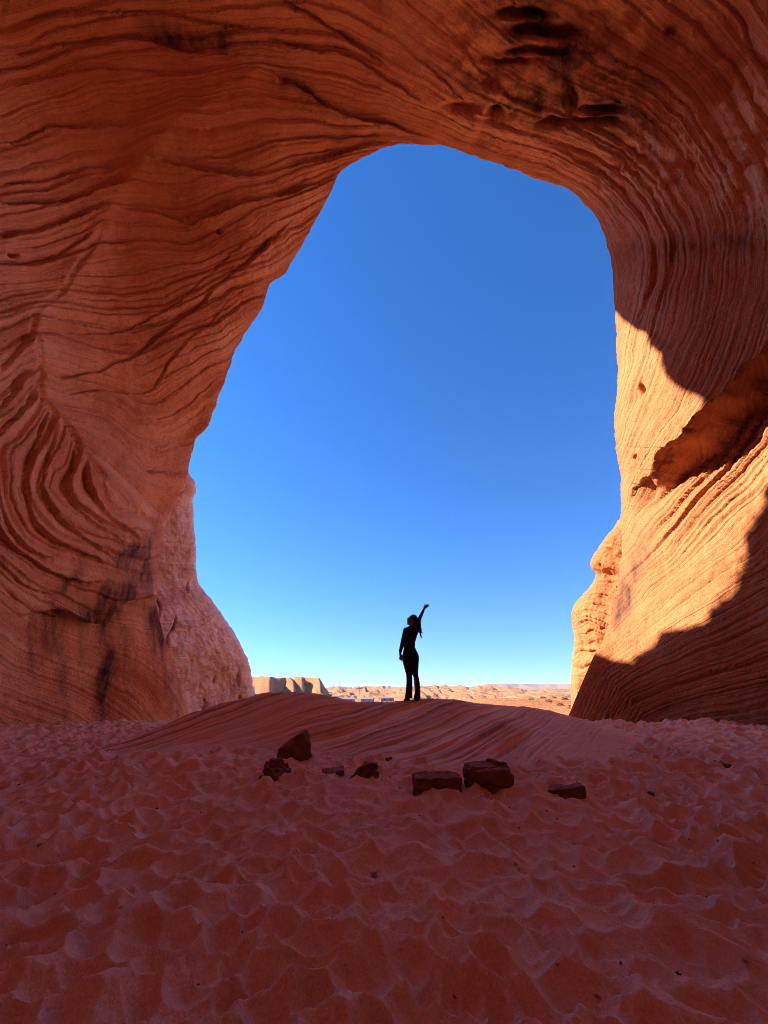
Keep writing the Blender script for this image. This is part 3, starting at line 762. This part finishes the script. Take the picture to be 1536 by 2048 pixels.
# ------------------------------------------------------------------ rock masses outside the opening
def rock_mass(name, label, cat, sil, wpx, t_in, side, mat, seed, rows=240, pale=0.3, crack=1.0, beds=0.0, bulge=0.5):
    """a buttress given by its outline against the sky (photo x, y, depth); its face runs back towards the alcove, its rear folds away"""
    q = catmull(sil, rows)
    cols_f = 150; u = np.concatenate([np.linspace(1, 0, cols_f) ** 1.25, -np.linspace(0, 1, 16)[1:]])
    px = np.zeros((rows, len(u))); py = np.zeros_like(px); t = np.zeros_like(px)
    for j, uu in enumerate(u):
        if uu >= 0:
            px[:, j] = q[:, 0] + side * wpx * uu; py[:, j] = q[:, 1] + 20 * uu
            t[:, j] = q[:, 2] + (t_in - q[:, 2]) * (bulge * uu ** 0.5 + (1 - bulge) * uu)
        else:
            px[:, j] = q[:, 0] + side * 40 * uu * uu * 6; py[:, j] = q[:, 1]; t[:, j] = q[:, 2] + 9 * np.sin(-uu * math.pi / 2)
    Pm = W(px, py, t)
    Nm = grid_normals(Pm); vdm = Pm - ORG
    Nm = np.where(((Nm * vdm).sum(-1) > 0)[..., None], -Nm, Nm)
    warp = 0.6 * fbm(Pm, 0.5, 3, seed)
    ver = Pm * np.array([1, 1, 0.16]) + warp[..., None] * 0.5
    cr_ = ridged(ver, 0.55, 3, seed + 2)
    bedc = (Pm[..., 2] * 0.9 + 0.45 * Pm[..., 0] * side + 0.4 * fbm(Pm, 0.4, 3, seed + 4)) * 26
    inn = sstep(0.02, 0.25, u)[None]
    dd = 0.20 * fbm(Pm, 0.32, 3, seed + 1) + 0.10 * fbm(Pm, 1.3, 5, seed + 3, 0.6) - inn * crack * 0.5 * sstep(1.50, 1.68, cr_) - (0.25 + 0.75 * inn) * beds * (0.24 * tab(1, bedc) * sstep(-.3, .4, fbm(Pm, .5, 2, seed + 6)) + .12 * tab(2, bedc))
    Pm = Pm + Nm * dd[..., None] * (0.5 + 0.5 * sstep(0, 0.12, np.abs(u)))[None, :, None]
    st = np.clip(sstep(0.25, 0.75, fbm(Pm * np.array([1, 1, .3]), 0.8, 4, seed + 5)) * 0.5, 0, 1)
    return obj(name, grid_mesh(name, Pm, False, {'bed': bedc, 'stain_shade': st, 'pale': np.full(px.shape, pale)}), mat, label=label, cat=cat)

rock_mass('sandstone_fin', 'sandstone fin, tinted pale pink for skylight, outside the opening beside the varnished wall', 'rock fin',
          [(372, 930, 19.0), (380, 952, 19.0), (389, 965, 19.1), (391, 985, 19.2), (384, 1000, 19.3), (386, 1030, 19.4), (390, 1080, 19.6), (392, 1140, 19.8), (398, 1170, 19.9), (420, 1196, 20.0), (445, 1232, 20.1), (466, 1265, 20.2), (484, 1296, 20.3),
           (497, 1325, 20.4), (502, 1355, 20.5), (508, 1392, 20.6), (516, 1430, 20.7), (520, 1470, 20.7)], 230, 16.6, -1, M_FIN, 201.0, pale=0.45)
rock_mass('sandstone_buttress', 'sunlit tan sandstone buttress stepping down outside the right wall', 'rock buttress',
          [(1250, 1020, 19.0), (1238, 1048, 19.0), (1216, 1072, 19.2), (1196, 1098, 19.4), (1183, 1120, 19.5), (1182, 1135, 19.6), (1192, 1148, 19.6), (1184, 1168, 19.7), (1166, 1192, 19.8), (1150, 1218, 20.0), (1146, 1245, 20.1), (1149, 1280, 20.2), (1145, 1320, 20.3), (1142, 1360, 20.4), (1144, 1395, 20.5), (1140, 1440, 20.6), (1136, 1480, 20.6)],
          170, 16.2, 1, M_WALL, 231.0, pale=0.95, crack=1.1, beds=1.6)  # takes the wall's darker tone that offsets direct sun

# ------------------------------------------------------------------ shape helpers for single things
def evaluated(ob, mods):
    for typ, kw in mods:
        m = ob.modifiers.new(typ.lower(), typ)
        for a, b in kw.items(): setattr(m, a, b)
    dg = bpy.context.evaluated_depsgraph_get(); dg.update()
    me = bpy.data.meshes.new_from_object(ob.evaluated_get(dg))
    return me

def solid(bm, voxel, smooth_it=0):
    """fuse the overlapping pieces of a bmesh into one closed skin"""
    me = bpy.data.meshes.new('tmp'); bm.to_mesh(me); bm.free()
    o = bpy.data.objects.new('tmp', me); COL.objects.link(o)
    mods = [('REMESH', dict(mode='VOXEL', voxel_size=voxel))]
    if smooth_it: mods.append(('SMOOTH', dict(factor=0.5, iterations=smooth_it)))
    out = evaluated(o, mods)
    bpy.data.objects.remove(o); bpy.data.meshes.remove(me)
    return out

def verts_of(me):
    a = np.empty(len(me.vertices) * 3, np.float32); me.vertices.foreach_get('co', a); return a.reshape(-1, 3).astype(float)
def set_verts(me, a, smooth=True):
    me.vertices.foreach_set('co', a.reshape(-1).astype(np.float32))
    me.polygons.foreach_set('use_smooth', np.full(len(me.polygons), smooth)); me.update()

# ------------------------------------------------------------------ loose rocks on the sand
k = NT('dark_rock'); pos = k.pos()
f = k.noise(pos, 6, 6, 0.65)
c_ = k.ramp(f, [(0.3, (0.10, 0.038, 0.026)), (0.52, (0.19, 0.070, 0.045)), (0.72, (0.28, 0.115, 0.075))])
gz = k.n('ShaderNodeNewGeometry'); sz = k.n('ShaderNodeSeparateXYZ'); k.link(gz.outputs['Normal'], sz.inputs[0])
dust = k.math('MULTIPLY', k.maprange(sz.outputs[2], 0.55, 0.95, 0, 1), k.maprange(k.noise(pos, 9, 5, 0.7), 0.35, 0.65, 0.0, 0.7))
c_ = k.mix(dust, c_, (0.46, 0.17, 0.115))
nb = k.bump(k.noise(pos, 16, 6, 0.7), 0.7, 0.03); nb = k.bump(k.noise(pos, 70, 3, 0.7), 0.5, 0.008, nb)
M_ROCK = k.done(c_, 0.93, nb)

def rock(px, py, t, pts, label, rz=0.0, rough=0.02, voxel=0.016, seed=1.0, cracks=0.0, sink=0.065, name='loose_rock', dims=(1, 1, 1)):
    p, t2 = floor_hit(px, py); p = p[0]; sc_ = float(t2[0]) / t
    z = float(floor_z(np.array([[p[0]]]), np.array([[p[1]]]))[0, 0])
    zm = max(z, float(floor_base(np.array([[p[0]]]), np.array([[p[1]]]))[0, 0]) - 0.02)
    bm = bmesh.new()
    for q in pts: bm.verts.new(q)
    bmesh.ops.convex_hull(bm, input=list(bm.verts))
    bmesh.ops.delete(bm, geom=[v_ for v_ in bm.verts if not v_.link_faces], context='VERTS')
    me = solid(bm, voxel, 2)
    a = verts_of(me)
    n_ = np.empty(len(me.vertices) * 3, np.float32); me.vertices.foreach_get('normal', n_); n_ = n_.reshape(-1, 3)
    d = rough * (1.4 * fbm(a, 3.2, 3, seed) + 0.9 * fbm(a, 9.0, 3, seed + 3)) - cracks * sstep(0.62, 0.8, ridged(a * np.array([1, 1, 1.6]), 2.6, 1, seed + 7))
    a = a + n_ * d[:, None]
    set_verts(me, a)
    o = obj(name, me, M_ROCK, label=label, cat='rock', group='loose rocks on the sand')
    o.location = (p[0], p[1], zm - sink); o.rotation_euler = (0, 0, rz); o.scale = [q_ * sc_ for q_ in dims]
    return o
def block(w, d, h, dx=0.0, cuts=(), ztop=(0, 0, 0, 0), taper=0.0):
    """corner points of a broken block: w wide, d deep, h high; ztop changes the four top corners"""
    P_ = []
    for (sx, sy), dz in zip(((-1, -1), (1, -1), (1, 1), (-1, 1)), ztop):
        P_.append((sx * w / 2, sy * d / 2, -0.08)); P_.append((sx * w / 2 * (1 - taper) + dx, sy * d / 2 * (1 - taper), h + dz))
    return P_ + list(cuts)

rock(588, 1526, 6.35, [(-.27, -.16, -.1), (.24, -.2, -.1), (.28, .15, -.1), (-.2, .2, -.1), (-.29, -.15, .22), (-.27, .12, .24), (.12, -.16, .50), (.16, .08, .52), (.25, -.18, .28), (.29, -.02, .14), (-.1, -.2, .3)], 'tall angular dark rock with a pointed top, farthest left up the sand', 0.1, .022, seed=11., dims=(1, .8, .86))
rock(549, 1564, 5.42, [(.2 * math.cos(a) * r_, .2 * math.sin(a) * r_, z_) for z_, r_ in ((-.08, .9), (.08, 1.1), (.2, 1.05), (.3, .8), (.36, .35)) for a in np.linspace(0, 6.28, 9)[:-1]], 'rounded lumpy dark boulder in front of the pointed rock', 0.4, .05, seed=12., cracks=0.03, dims=(1, .95, .85))
rock(666, 1556, 5.6, block(.31, .22, .065, ztop=(-.05, .01, .03, .0)), 'small thin dark slab half buried between two rocks', 0.15, .008, .010, seed=13., sink=0.01)
rock(725, 1564, 5.42, [(-.24, -.12, -.08), (.2, -.14, -.08), (.22, .12, -.08), (-.2, .15, -.08), (-.2, -.1, .08), (-.02, -.1, .22), (.14, -.1, .33), (.2, .02, .30), (.02, .1, .26), (.22, -.1, .12), (-.16, .1, .1)], 'wedge shaped dark rock sloping up to the right', -0.1, .03, seed=14., cracks=0.02, dims=(1, .85, .82))
rock(875, 1593, 4.72, block(.60, .36, .25, ztop=(-.02, .0, .03, .02), taper=.05), 'long low dark block lying left of the large cracked block', 0.05, .02, seed=15., dims=(1, .7, .70))
rock(978, 1585, 4.86, [(-.30, -.1, .2), (-.28, .22, .40), (-.31, -.16, .36), (-.1, -.27, .30), (.29, -.13, .34), (.31, .1, .40), (.1, .28, .43), (-.12, -.2, -.08), (.24, -.16, -.08), (.28, .18, -.08), (-.2, .2, -.08), (.0, -.26, .02), (.30, -.1, .05), (-.25, -.1, .06)], 'largest dark block with a cracked flat top', 0.0, .022, seed=16., cracks=0.035, dims=(1, .75, .74))
rock(1120, 1598, 4.65, [(-.29, -.02, .02), (.27, -.13, -.06), (.29, .12, -.06), (-.2, .1, -.06), (-.30, .0, .10), (.0, -.1, .16), (.28, -.12, .22), (.29, .05, .23), (-.1, -.12, -.06), (.0, .12, .18)], 'flat dark wedge of rock on the far right of the row', -0.05, .014, seed=17., dims=(1, .9, .72))
rock(776, 1526, 6.3, block(.11, .09, .05, ztop=(0, .02, .01, 0)), 'tiny dark stone at the foot of the mound', 0.5, .008, .008, seed=18., sink=0.01, name='small_stone')
rock(1442, 1528, 6.5, block(.30, .2, .07, ztop=(0, -.03, .03, 0)), 'low stone half sunk in the sand by the right wall', 0.2, .02, .012, seed=19., sink=0.02, name='small_stone')
rock(1303, 1592, 4.8, block(.08, .06, .02), 'thin dark chip right of the flat wedge', 0.8, .006, .008, seed=20., sink=0.0, name='small_stone')

# ------------------------------------------------------------------ the person on the crest
PY = 8.60
def J(zx, zy, dy=0.0):
    """a joint given in the enlarged view of the figure"""
    return Vector(WY(np.array(740 + zx / 8.194), np.array(1180 + zy / 8.194), np.array(PY))) + Vector((0, dy, 0))
UM = 0.00131                                   # metres per unit of that view
def capsule(bm, a, b, ra, rb, seg=14, squash=1.0):
    """tapered limb with round ends; squash flattens it front to back"""
    a, b = Vector(a), Vector(b); d = b - a; L = d.length
    q = d.to_track_quat('Z', 'Y'); rings = []
    prof = [(-ra, 0.05), (-ra * .8, .6), (-ra * .4, .92), (0, 1.0)]
    hs = [(h, ra * f_) for h, f_ in prof] + [(L * u, ra + (rb - ra) * u) for u in (.25, .5, .75)] + [(L + rb * u, rb * f_) for u, f_ in ((0, 1.0), (.4, .92), (.8, .6), (1, .05))]
    for h, r in hs:
        rings.append([bm.verts.new(a + q @ Vector((math.cos(t_) * r, math.sin(t_) * r, h))) for t_ in np.linspace(0, 2 * math.pi, seg, endpoint=False)])
    for k_ in range(len(rings) - 1):
        for m_ in range(seg):
            bm.faces.new((rings[k_][m_], rings[k_][(m_ + 1) % seg], rings[k_ + 1][(m_ + 1) % seg], rings[k_ + 1][m_]))
    bm.faces.new(rings[0][::-1]); bm.faces.new(rings[-1])
def ball(bm, c, rx, ry, rz, rot=0.0):
    m_ = Matrix.Translation(Vector(c)) @ Matrix.Rotation(rot, 4, 'Y') @ Matrix.Diagonal((rx, ry, rz, 1))
    bmesh.ops.create_uvsphere(bm, u_segments=20, v_segments=14, radius=1.0, matrix=m_)
def chain(bm, pts, rad):
    for k_ in range(len(pts) - 1): capsule(bm, pts[k_], pts[k_ + 1], rad[k_], rad[k_ + 1])
def loft(bm, rows, seg=22):
    """stacked ellipses (left edge, right edge, height, depth, dy) joined into one tube"""
    rings = []
    for x0, x1, zy, dep, dy in rows:
        c = J((x0 + x1) / 2, zy, dy); r = abs(x1 - x0) / 2 * UM
        rings.append([bm.verts.new(c + Vector((math.cos(t_) * r, math.sin(t_) * dep, 0))) for t_ in np.linspace(0, 2 * math.pi, seg, endpoint=False)])
    for k_ in range(len(rings) - 1):
        for m_ in range(seg):
            bm.faces.new((rings[k_][m_], rings[k_][(m_ + 1) % seg], rings[k_ + 1][(m_ + 1) % seg], rings[k_ + 1][m_]))
    bm.faces.new(rings[0][::-1]); bm.faces.new(rings[-1])

def cloth_mat(name, c1, rough=0.85):
    k = NT(name); pos = k.pos()
    n_ = k.noise(pos, 120, 3, 0.6); w_ = k.noise(pos, 14, 4, 0.6)
    return k.done(k.ramp(w_, [(0.3, tuple(c * .7 for c in c1)), (0.7, c1)]), rough, k.bump(w_, 0.5, 0.02, k.bump(n_, 0.3, 0.002)))
M_SKIN = cloth_mat('skin', (0.20, 0.10, 0.07), 0.6); M_TOP = cloth_mat('black_knit', (0.012, 0.012, 0.014)); M_TROUSER = cloth_mat('black_stretch_fabric', (0.014, 0.013, 0.015))
M_HAIR = cloth_mat('dark_hair', (0.022, 0.013, 0.010), 0.6); M_SHOE = cloth_mat('dark_shoe', (0.02, 0.015, 0.014), 0.6)

# limbs of the figure in the enlarged view
L_ARM = [J(585, 655, .0), J(535, 860, .02), J(497, 1035, -.03)]
R_ARM = [J(775, 615, .0), J(812, 470, -.02), J(882, 318, -.04)]
body = bmesh.new()
loft(body, [(560, 790, 1140, .11, 0), (545, 790, 1060, .115, 0), (560, 735, 930, .095, 0), (562, 732, 850, .095, 0), (556, 765, 740, .105, 0), (555, 800, 650, .10, 0), (610, 770, 605, .075, 0), (652, 735, 585, .052, 0)])
chain(body, [J(692, 620), J(690, 560, -.01)], [.052, .048])                         # neck
ball(body, J(698, 488, -.01), .082, .078, .102, R(-8))                              # skull
ball(body, J(650, 520, -.01), .05, .05, .07, R(-12))                                # face
capsule(body, J(628, 488, -.01), J(608, 500, -.01), .013, .009)                     # nose
capsule(body, J(622, 470, -.01), J(626, 460, -.01), .018, .016)                     # brow
capsule(body, J(620, 553, -.01), J(614, 558, -.01), .018, .012)                     # chin
capsule(body, J(614, 525, -.02), J(614, 525, .01), .009, .009)                      # lips
capsule(body, J(700, 500, -.085), J(704, 515, -.085), .016, .012)                   # ear
capsule(body, J(655, 560, -.01), J(620, 556, -.01), .03, .02)                       # jaw
chain(body, L_ARM, [.040, .034, .024]); chain(body, R_ARM, [.042, .034, .023])
# legs under the trousers
chain(body, [J(620, 1150), J(645, 1420), J(635, 1740)], [.085, .05, .035]); chain(body, [J(735, 1150), J(750, 1420), J(770, 1740)], [.085, .05, .035])
# the lowered hand: palm, four fingers and a thumb spreading away from the thigh
chain(body, [J(492, 1040, -.03), J(505, 1090, -.04)], [.022, .032])
for (ax, ay), (bx, by), (cx, cy), r_ in [((492, 1085), (482, 1115), (472, 1132), .0085), ((500, 1100), (490, 1135), (488, 1163), .0088), ((512, 1105), (507, 1145), (512, 1175), .0088), ((522, 1098), (522, 1140), (530, 1165), .008), ((520, 1068), (535, 1092), (540, 1112), .0095)]:
    chain(body, [J(ax, ay, -.045), J(bx, by, -.055), J(cx, cy, -.05)], [r_ * 1.1, r_, r_ * .8])
# the raised hand
chain(body, [J(882, 318, -.04), J(900, 288, -.04)], [.023, .034])
for (ax, ay), (bx, by), (cx, cy), r_ in [((882, 285), (884, 262), (893, 243), .0088), ((897, 275), (914, 255), (938, 232), .0088), ((908, 278), (932, 260), (955, 244), .009), ((914, 286), (940, 272), (968, 258), .009), ((914, 296), (938, 288), (958, 283), .0082)]:
    chain(body, [J(ax, ay, -.045), J(bx, by, -.055), J(cx, cy, -.05)], [r_ * 1.15, r_, r_ * .75])
pm = solid(body, 0.0055, 1); set_verts(pm, verts_of(pm))
base = J(690, 1800)
person = obj('person', pm, M_SKIN, label='person in black flared trousers on the mound, one arm raised', cat='person')
top = bmesh.new()
loft(top, [(552, 742, 985, .105, 0), (556, 737, 930, .103, 0), (552, 742, 850, .103, 0), (540, 776, 740, .113, 0), (540, 812, 650, .108, 0), (603, 776, 607, .082, 0), (650, 740, 588, .055, 0)])
chain(top, L_ARM[:2] + [J(497, 1010, -.025)], [.054, .046, .034]); chain(top, R_ARM[:2] + [J(872, 340, -.038)], [.050, .040, .029])
tm = solid(top, 0.006, 1); set_verts(tm, verts_of(tm)); obj('long_sleeved_top', tm, M_TOP, person)
tr_ = bmesh.new()
loft(tr_, [(556, 738, 950, .105, 0), (545, 765, 1000, .115, 0), (534, 792, 1060, .128, -.015), (530, 800, 1110, .130, -.02), (535, 798, 1150, .122, -.015), (545, 792, 1200, .105, 0)])
loft(tr_, [(535, 690, 1140, .10, 0), (548, 690, 1220, .092, 0), (572, 690, 1310, .078, 0), (594, 690, 1390, .064, 0), (598, 692, 1450, .058, -.01), (598, 694, 1520, .056, -.01), (594, 693, 1600, .060, -.01), (586, 692, 1680, .070, 0), (572, 690, 1775, .085, 0)])
loft(tr_, [(672, 799, 1140, .10, -.01), (684, 792, 1220, .09, 0), (692, 784, 1310, .076, 0), (704, 787, 1390, .062, 0), (718, 802, 1450, .056, .01), (735, 815, 1520, .056, .01), (742, 822, 1600, .060, .01), (735, 824, 1680, .068, 0), (715, 826, 1790, .085, 0)])
tm = solid(tr_, 0.0065, 1); set_verts(tm, verts_of(tm)); obj('flared_trousers', tm, M_TROUSER, person)
hair = bmesh.new()
ball(hair, J(710, 470, -.012), .088, .090, .088, R(-15)); ball(hair, J(745, 500, -.02), .065, .075, .085); ball(hair, J(752, 575, -.04), .06, .055, .09)
loft(hair, [(715, 812, 480, .055, -.05), (735, 830, 540, .055, -.07), (755, 838, 600, .05, -.08), (775, 842, 660, .042, -.085), (800, 838, 710, .03, -.085)])
for pts in ([(815, 690), (828, 740), (832, 765), (850, 790)], [(806, 680), (818, 730), (826, 770), (838, 815)], [(825, 660), (838, 700), (852, 715), (868, 718)], [(770, 600), (790, 650), (812, 700), (822, 730)]):
    chain(hair, [J(a, b, -.08) for a, b in pts], [.014, .012, .009, .005])
hm = solid(hair, 0.007, 2); a = verts_of(hm)
a += 0.010 * np.stack([fbm(a * np.array([1, 1, .3]), 26, 2, 151), fbm(a * np.array([1, 1, .3]), 26, 2, 152), a[:, 0] * 0], -1)
set_verts(hm, a); obj('hair', hm, M_HAIR, person)
for x0, x1, yy in ((548, 660, 1797), (728, 805, 1795)):
    sh = bmesh.new()
    capsule(sh, J(x1 - 30, yy, .03), J(x0 + 25, yy + 6, .0), .038, .030); ball(sh, J((x0 + x1) / 2, yy + 12, .01), (x1 - x0) / 2 * UM, .045, .018)
    sm_ = solid(sh, 0.008, 2); set_verts(sm_, verts_of(sm_)); obj('shoe', sm_, M_SHOE, person)

# ------------------------------------------------------------------ small things out in the valley
def ground_at(x, y):
    return float(terrain_z(np.array([[x]]), np.array([[y]]))[0, 0])
def far_xy(px, r):
    a = math.atan2((px - 768) / FPX, 1.11); return r * math.sin(a), r * math.cos(a)
def plain(name, c, rough=0.7):
    k = NT(name); pos = k.pos()
    return k.done(k.ramp(k.noise(pos, 1.5, 4), [(0.3, tuple(v_ * .8 for v_ in c)), (0.7, c)]), rough)
M_WHITE = plain('pale_render', (0.34, 0.29, 0.25)); M_METAL = plain('roof_metal', (0.26, 0.25, 0.25)); M_GLASS = plain('dark_window', (0.04, 0.05, 0.06), 0.2); M_WOOD = plain('weathered_wood', (0.16, 0.11, 0.08))
def boxmesh(name, x0, x1, y0, y1, z0, z1):
    bm = bmesh.new(); bmesh.ops.create_cube(bm, size=1.0, matrix=Matrix.Translation(((x0 + x1) / 2, (y0 + y1) / 2, (z0 + z1) / 2)) @ Matrix.Diagonal((x1 - x0, y1 - y0, z1 - z0, 1)))
    me = bpy.data.meshes.new(name); bm.to_mesh(me); bm.free(); return me
def gable(name, w, d, z0, h, over=0.4):
    bm = bmesh.new(); w2, d2 = w / 2 + over, d / 2 + over
    v_ = [bm.verts.new(p) for p in ((-w2, -d2, z0), (w2, -d2, z0), (w2, d2, z0), (-w2, d2, z0), (-w2, 0, z0 + h), (w2, 0, z0 + h))]
    for f_ in ((0, 1, 5, 4), (2, 3, 4, 5), (1, 2, 5), (3, 0, 4), (3, 2, 1, 0)): bm.faces.new([v_[i_] for i_ in f_])
    me = bpy.data.meshes.new(name); bm.to_mesh(me); bm.free(); return me
def building(px, r, w, d, h, rh, rz, label):
    x, y = far_xy(px, r)
    e = obj('valley_building', None, label=label, cat='building', group='buildings in the valley')
    e.location = (x, y, ground_at(x, y) - 0.3); e.rotation_euler = (0, 0, rz)
    obj('wall', boxmesh('wall', -w / 2, w / 2, -d / 2, d / 2, 0, h), M_WHITE, e)
    obj('roof', gable('roof', w, d, h + .01, rh), M_METAL, e)
    n_ = max(2, int(w / 5))
    for q in range(n_):
        cx = -w / 2 + w * (q + .5) / n_
        obj('window', boxmesh('window', cx - .6, cx + .6, -d / 2 - .04, -d / 2 + .05, h * .35, h * .75), M_GLASS, e)
for a in [(694, 300, 11, 7, 2.6, 1.0, .1, 'pale valley building just left of the utility pole'), (735, 318, 9, 6, 2.4, 1.0, -.2, 'pale building in the valley right of the utility pole'), (668, 330, 10, 6, 2.6, 1.2, .3, 'pale gabled building at the left end of the valley row'),
          (775, 335, 10, 7, 2.6, 1.0, 0, 'small low building in the valley left of the person'), (548, 262, 11, 6, 2.2, .8, .05, 'low pale shed in front of the shaded bluff')]:
    building(*a)
def pole(px, r, h, label, name='utility_pole', cross=True):
    x, y = far_xy(px, r)
    e = obj(name, None, label=label, cat='pole'); e.location = (x, y, ground_at(x, y) - .4)
    bm = bmesh.new(); capsule(bm, (0, 0, 0), (0, 0, h), .16, .10, 8); me = bpy.data.meshes.new('post'); bm.to_mesh(me); bm.free(); obj('post', me, M_WOOD, e)
    if cross:
        obj('crossarm', boxmesh('crossarm', -1.3, 1.3, -.08, .08, h - 1.0, h - .78), M_WOOD, e)
        for q in (-1.1, -.4, .4, 1.1): obj('insulator', boxmesh('insulator', q - .06, q + .06, -.06, .06, h - .77, h - .5), M_METAL, e)
pole(718, 190, 8.5, 'thin utility pole standing in the valley left of the person')
def mast(px, r, h, label):
    x, y = far_xy(px, r); e = obj('lattice_mast', None, label=label, cat='mast', group='masts on the skyline'); e.location = (x, y, ground_at(x, y) - .5)
    for sx, sy in ((-1, -1), (1, -1), (1, 1), (-1, 1)):
        bm = bmesh.new(); capsule(bm, (sx * 1.4, sy * 1.4, 0), (sx * .25, sy * .25, h), .12, .08, 6); me = bpy.data.meshes.new('leg'); bm.to_mesh(me); bm.free(); obj('leg', me, M_METAL, e)
    for q in (.55, .72, .88): obj('crossarm', boxmesh('crossarm', -2.6, 2.6, -.1, .1, h * q, h * q + .25), M_METAL, e)
mast(666, 980, 17, 'left of the two thin masts on the skyline'); mast(678, 1000, 16, 'right of the two thin masts on the skyline')

# shrubs on the sunlit sand at the right
k = NT('sage_leaf'); pos = k.pos()
M_SHRUB = k.done(k.ramp(k.noise(pos, 8, 3), [(0.35, (0.20, 0.15, 0.07)), (0.65, (0.34, 0.26, 0.14))]), 0.8)
def shrub_mesh(seed, n=420):
    r = np.random.default_rng(seed)
    th = r.uniform(0, 2 * math.pi, n); el = np.arcsin(r.uniform(0.02, 1, n)); rd = r.uniform(0.45, 1, n) ** .6 * (0.8 + .35 * np.sin(th * 3 + seed) * np.cos(el * 2))
    c = np.stack([rd * np.cos(th) * np.cos(el), rd * np.sin(th) * np.cos(el), rd * np.sin(el) * .8], 1)
    a = r.normal(size=(n, 3)); a /= np.linalg.norm(a, axis=1)[:, None]; b = np.cross(a, r.normal(size=(n, 3))); b /= np.linalg.norm(b, axis=1)[:, None]
    V = np.stack([c - a * .12, c + b * .05, c + a * .12, c - b * .05], 1).reshape(-1, 3)
    F = np.arange(n * 4).reshape(-1, 4).tolist()
    me = bpy.data.meshes.new('foliage'); me.from_pydata(V.tolist(), [], F); return me
def stem_mesh(seed):
    r = np.random.default_rng(seed); bm = bmesh.new()
    for q in range(5):
        t_ = r.uniform(0, 6.28); capsule(bm, (0, 0, -.15), (.45 * math.cos(t_), .45 * math.sin(t_), r.uniform(.3, .6)), .035, .015, 5)
    me = bpy.data.meshes.new('stem'); bm.to_mesh(me); bm.free(); return me
SH = [(shrub_mesh(q), stem_mesh(q)) for q in (1, 2, 3)]
for n_, (px, r, sz, lab) in enumerate([(1138, 30, .55, 'bushy shrub nearest the sunlit buttress'), (1118, 36, .6, 'dry shrub second from the sunlit buttress'), (1096, 48, .75, 'dry shrub midway along the sunlit sand'), (1128, 58, .9, 'larger shrub farther back near the sunlit buttress'),
                                      (1062, 62, .7, 'small shrub at the left end of the sunlit sand'), (1085, 75, 1.0, 'distant dark shrub behind the midway shrub'), (1108, 90, 1.1, 'farthest shrub on the sunlit sand')]):
    x, y = far_xy(px, r)
    e = obj('desert_shrub', None, label=lab, cat='shrub', group='shrubs on the sunlit sand'); e.location = (x, y, ground_at(x, y)); e.scale = (sz * .6, sz * .6, sz * .6); e.rotation_euler = (0, 0, n_ * 1.3)
    obj('foliage', SH[n_ % 3][0], M_SHRUB, e); obj('stem', SH[n_ % 3][1], M_WOOD, e)

# ------------------------------------------------------------------ grit, chips and twigs trodden into the sand
def chips(n, seed):
    r = np.random.default_rng(seed); V, F = [], []
    oct_ = np.array([(1, 0, 0), (0, 1, 0), (-1, 0, 0), (0, -1, 0), (0, 0, 1), (0, 0, -1)], float)
    tri = [(0, 1, 4), (1, 2, 4), (2, 3, 4), (3, 0, 4), (1, 0, 5), (2, 1, 5), (3, 2, 5), (0, 3, 5)]
    rr_ = 1.9 * (9.5 / 1.9) ** (r.uniform(0, 1, n) ** 0.8); aa = r.uniform(-R(50), R(50), n)
    x, y = rr_ * np.sin(aa), rr_ * np.cos(aa)
    near = r.integers(0, len(BANKS), n); pick = r.uniform(0, 1, n) < .35
    x = np.where(pick, np.array([b_[0] for b_ in BANKS])[near] + r.normal(0, .38, n), x); y = np.where(pick, np.array([b_[1] for b_ in BANKS])[near] + r.normal(0, .3, n), y); rr_ = np.hypot(x, y); z = floor_z(x[None], y[None])[0]
    for k_ in range(n):
        s_ = r.uniform(.003, .009) * (1 + .10 * rr_[k_]) * (1.5 if r.uniform() < .05 else 1)
        q = oct_ * s_ * r.uniform(.6, 1.4, (6, 1)) * np.array([1, r.uniform(.6, 1.5), .6]) @ np.array(Matrix.Rotation(r.uniform(0, 6.28), 3, 'Z'))
        V += (q + np.array([x[k_], y[k_], z[k_] + s_ * .25])).tolist(); F += [[i_ + 6 * k_ for i_ in t_] for t_ in tri]
    me = bpy.data.meshes.new('pebbles'); me.from_pydata(V, [], F); return me
obj('pebbles', chips(260, 5), M_ROCK, kind='stuff', label='dark grit and small chips scattered over the sand', cat='pebbles')

# ------------------------------------------------------------------ air
HAZE = 1
if HAZE:
    hz = bpy.data.materials.new('haze'); hz.use_nodes = True
    ht = hz.node_tree; ht.nodes.remove(ht.nodes['Principled BSDF'])
    pv = ht.nodes.new('ShaderNodeVolumePrincipled'); pv.inputs['Color'].default_value = (0.80, 0.88, 1.0, 1); pv.inputs['Density'].default_value = 0.5 / 4200
    pv.inputs['Anisotropy'].default_value = 0.0
    ht.links.new(pv.outputs[0], ht.nodes['Material Output'].inputs['Volume'])
    obj('haze', boxmesh('haze', -5500, 5500, -60, 5500, -40, 90), hz, kind='stuff')
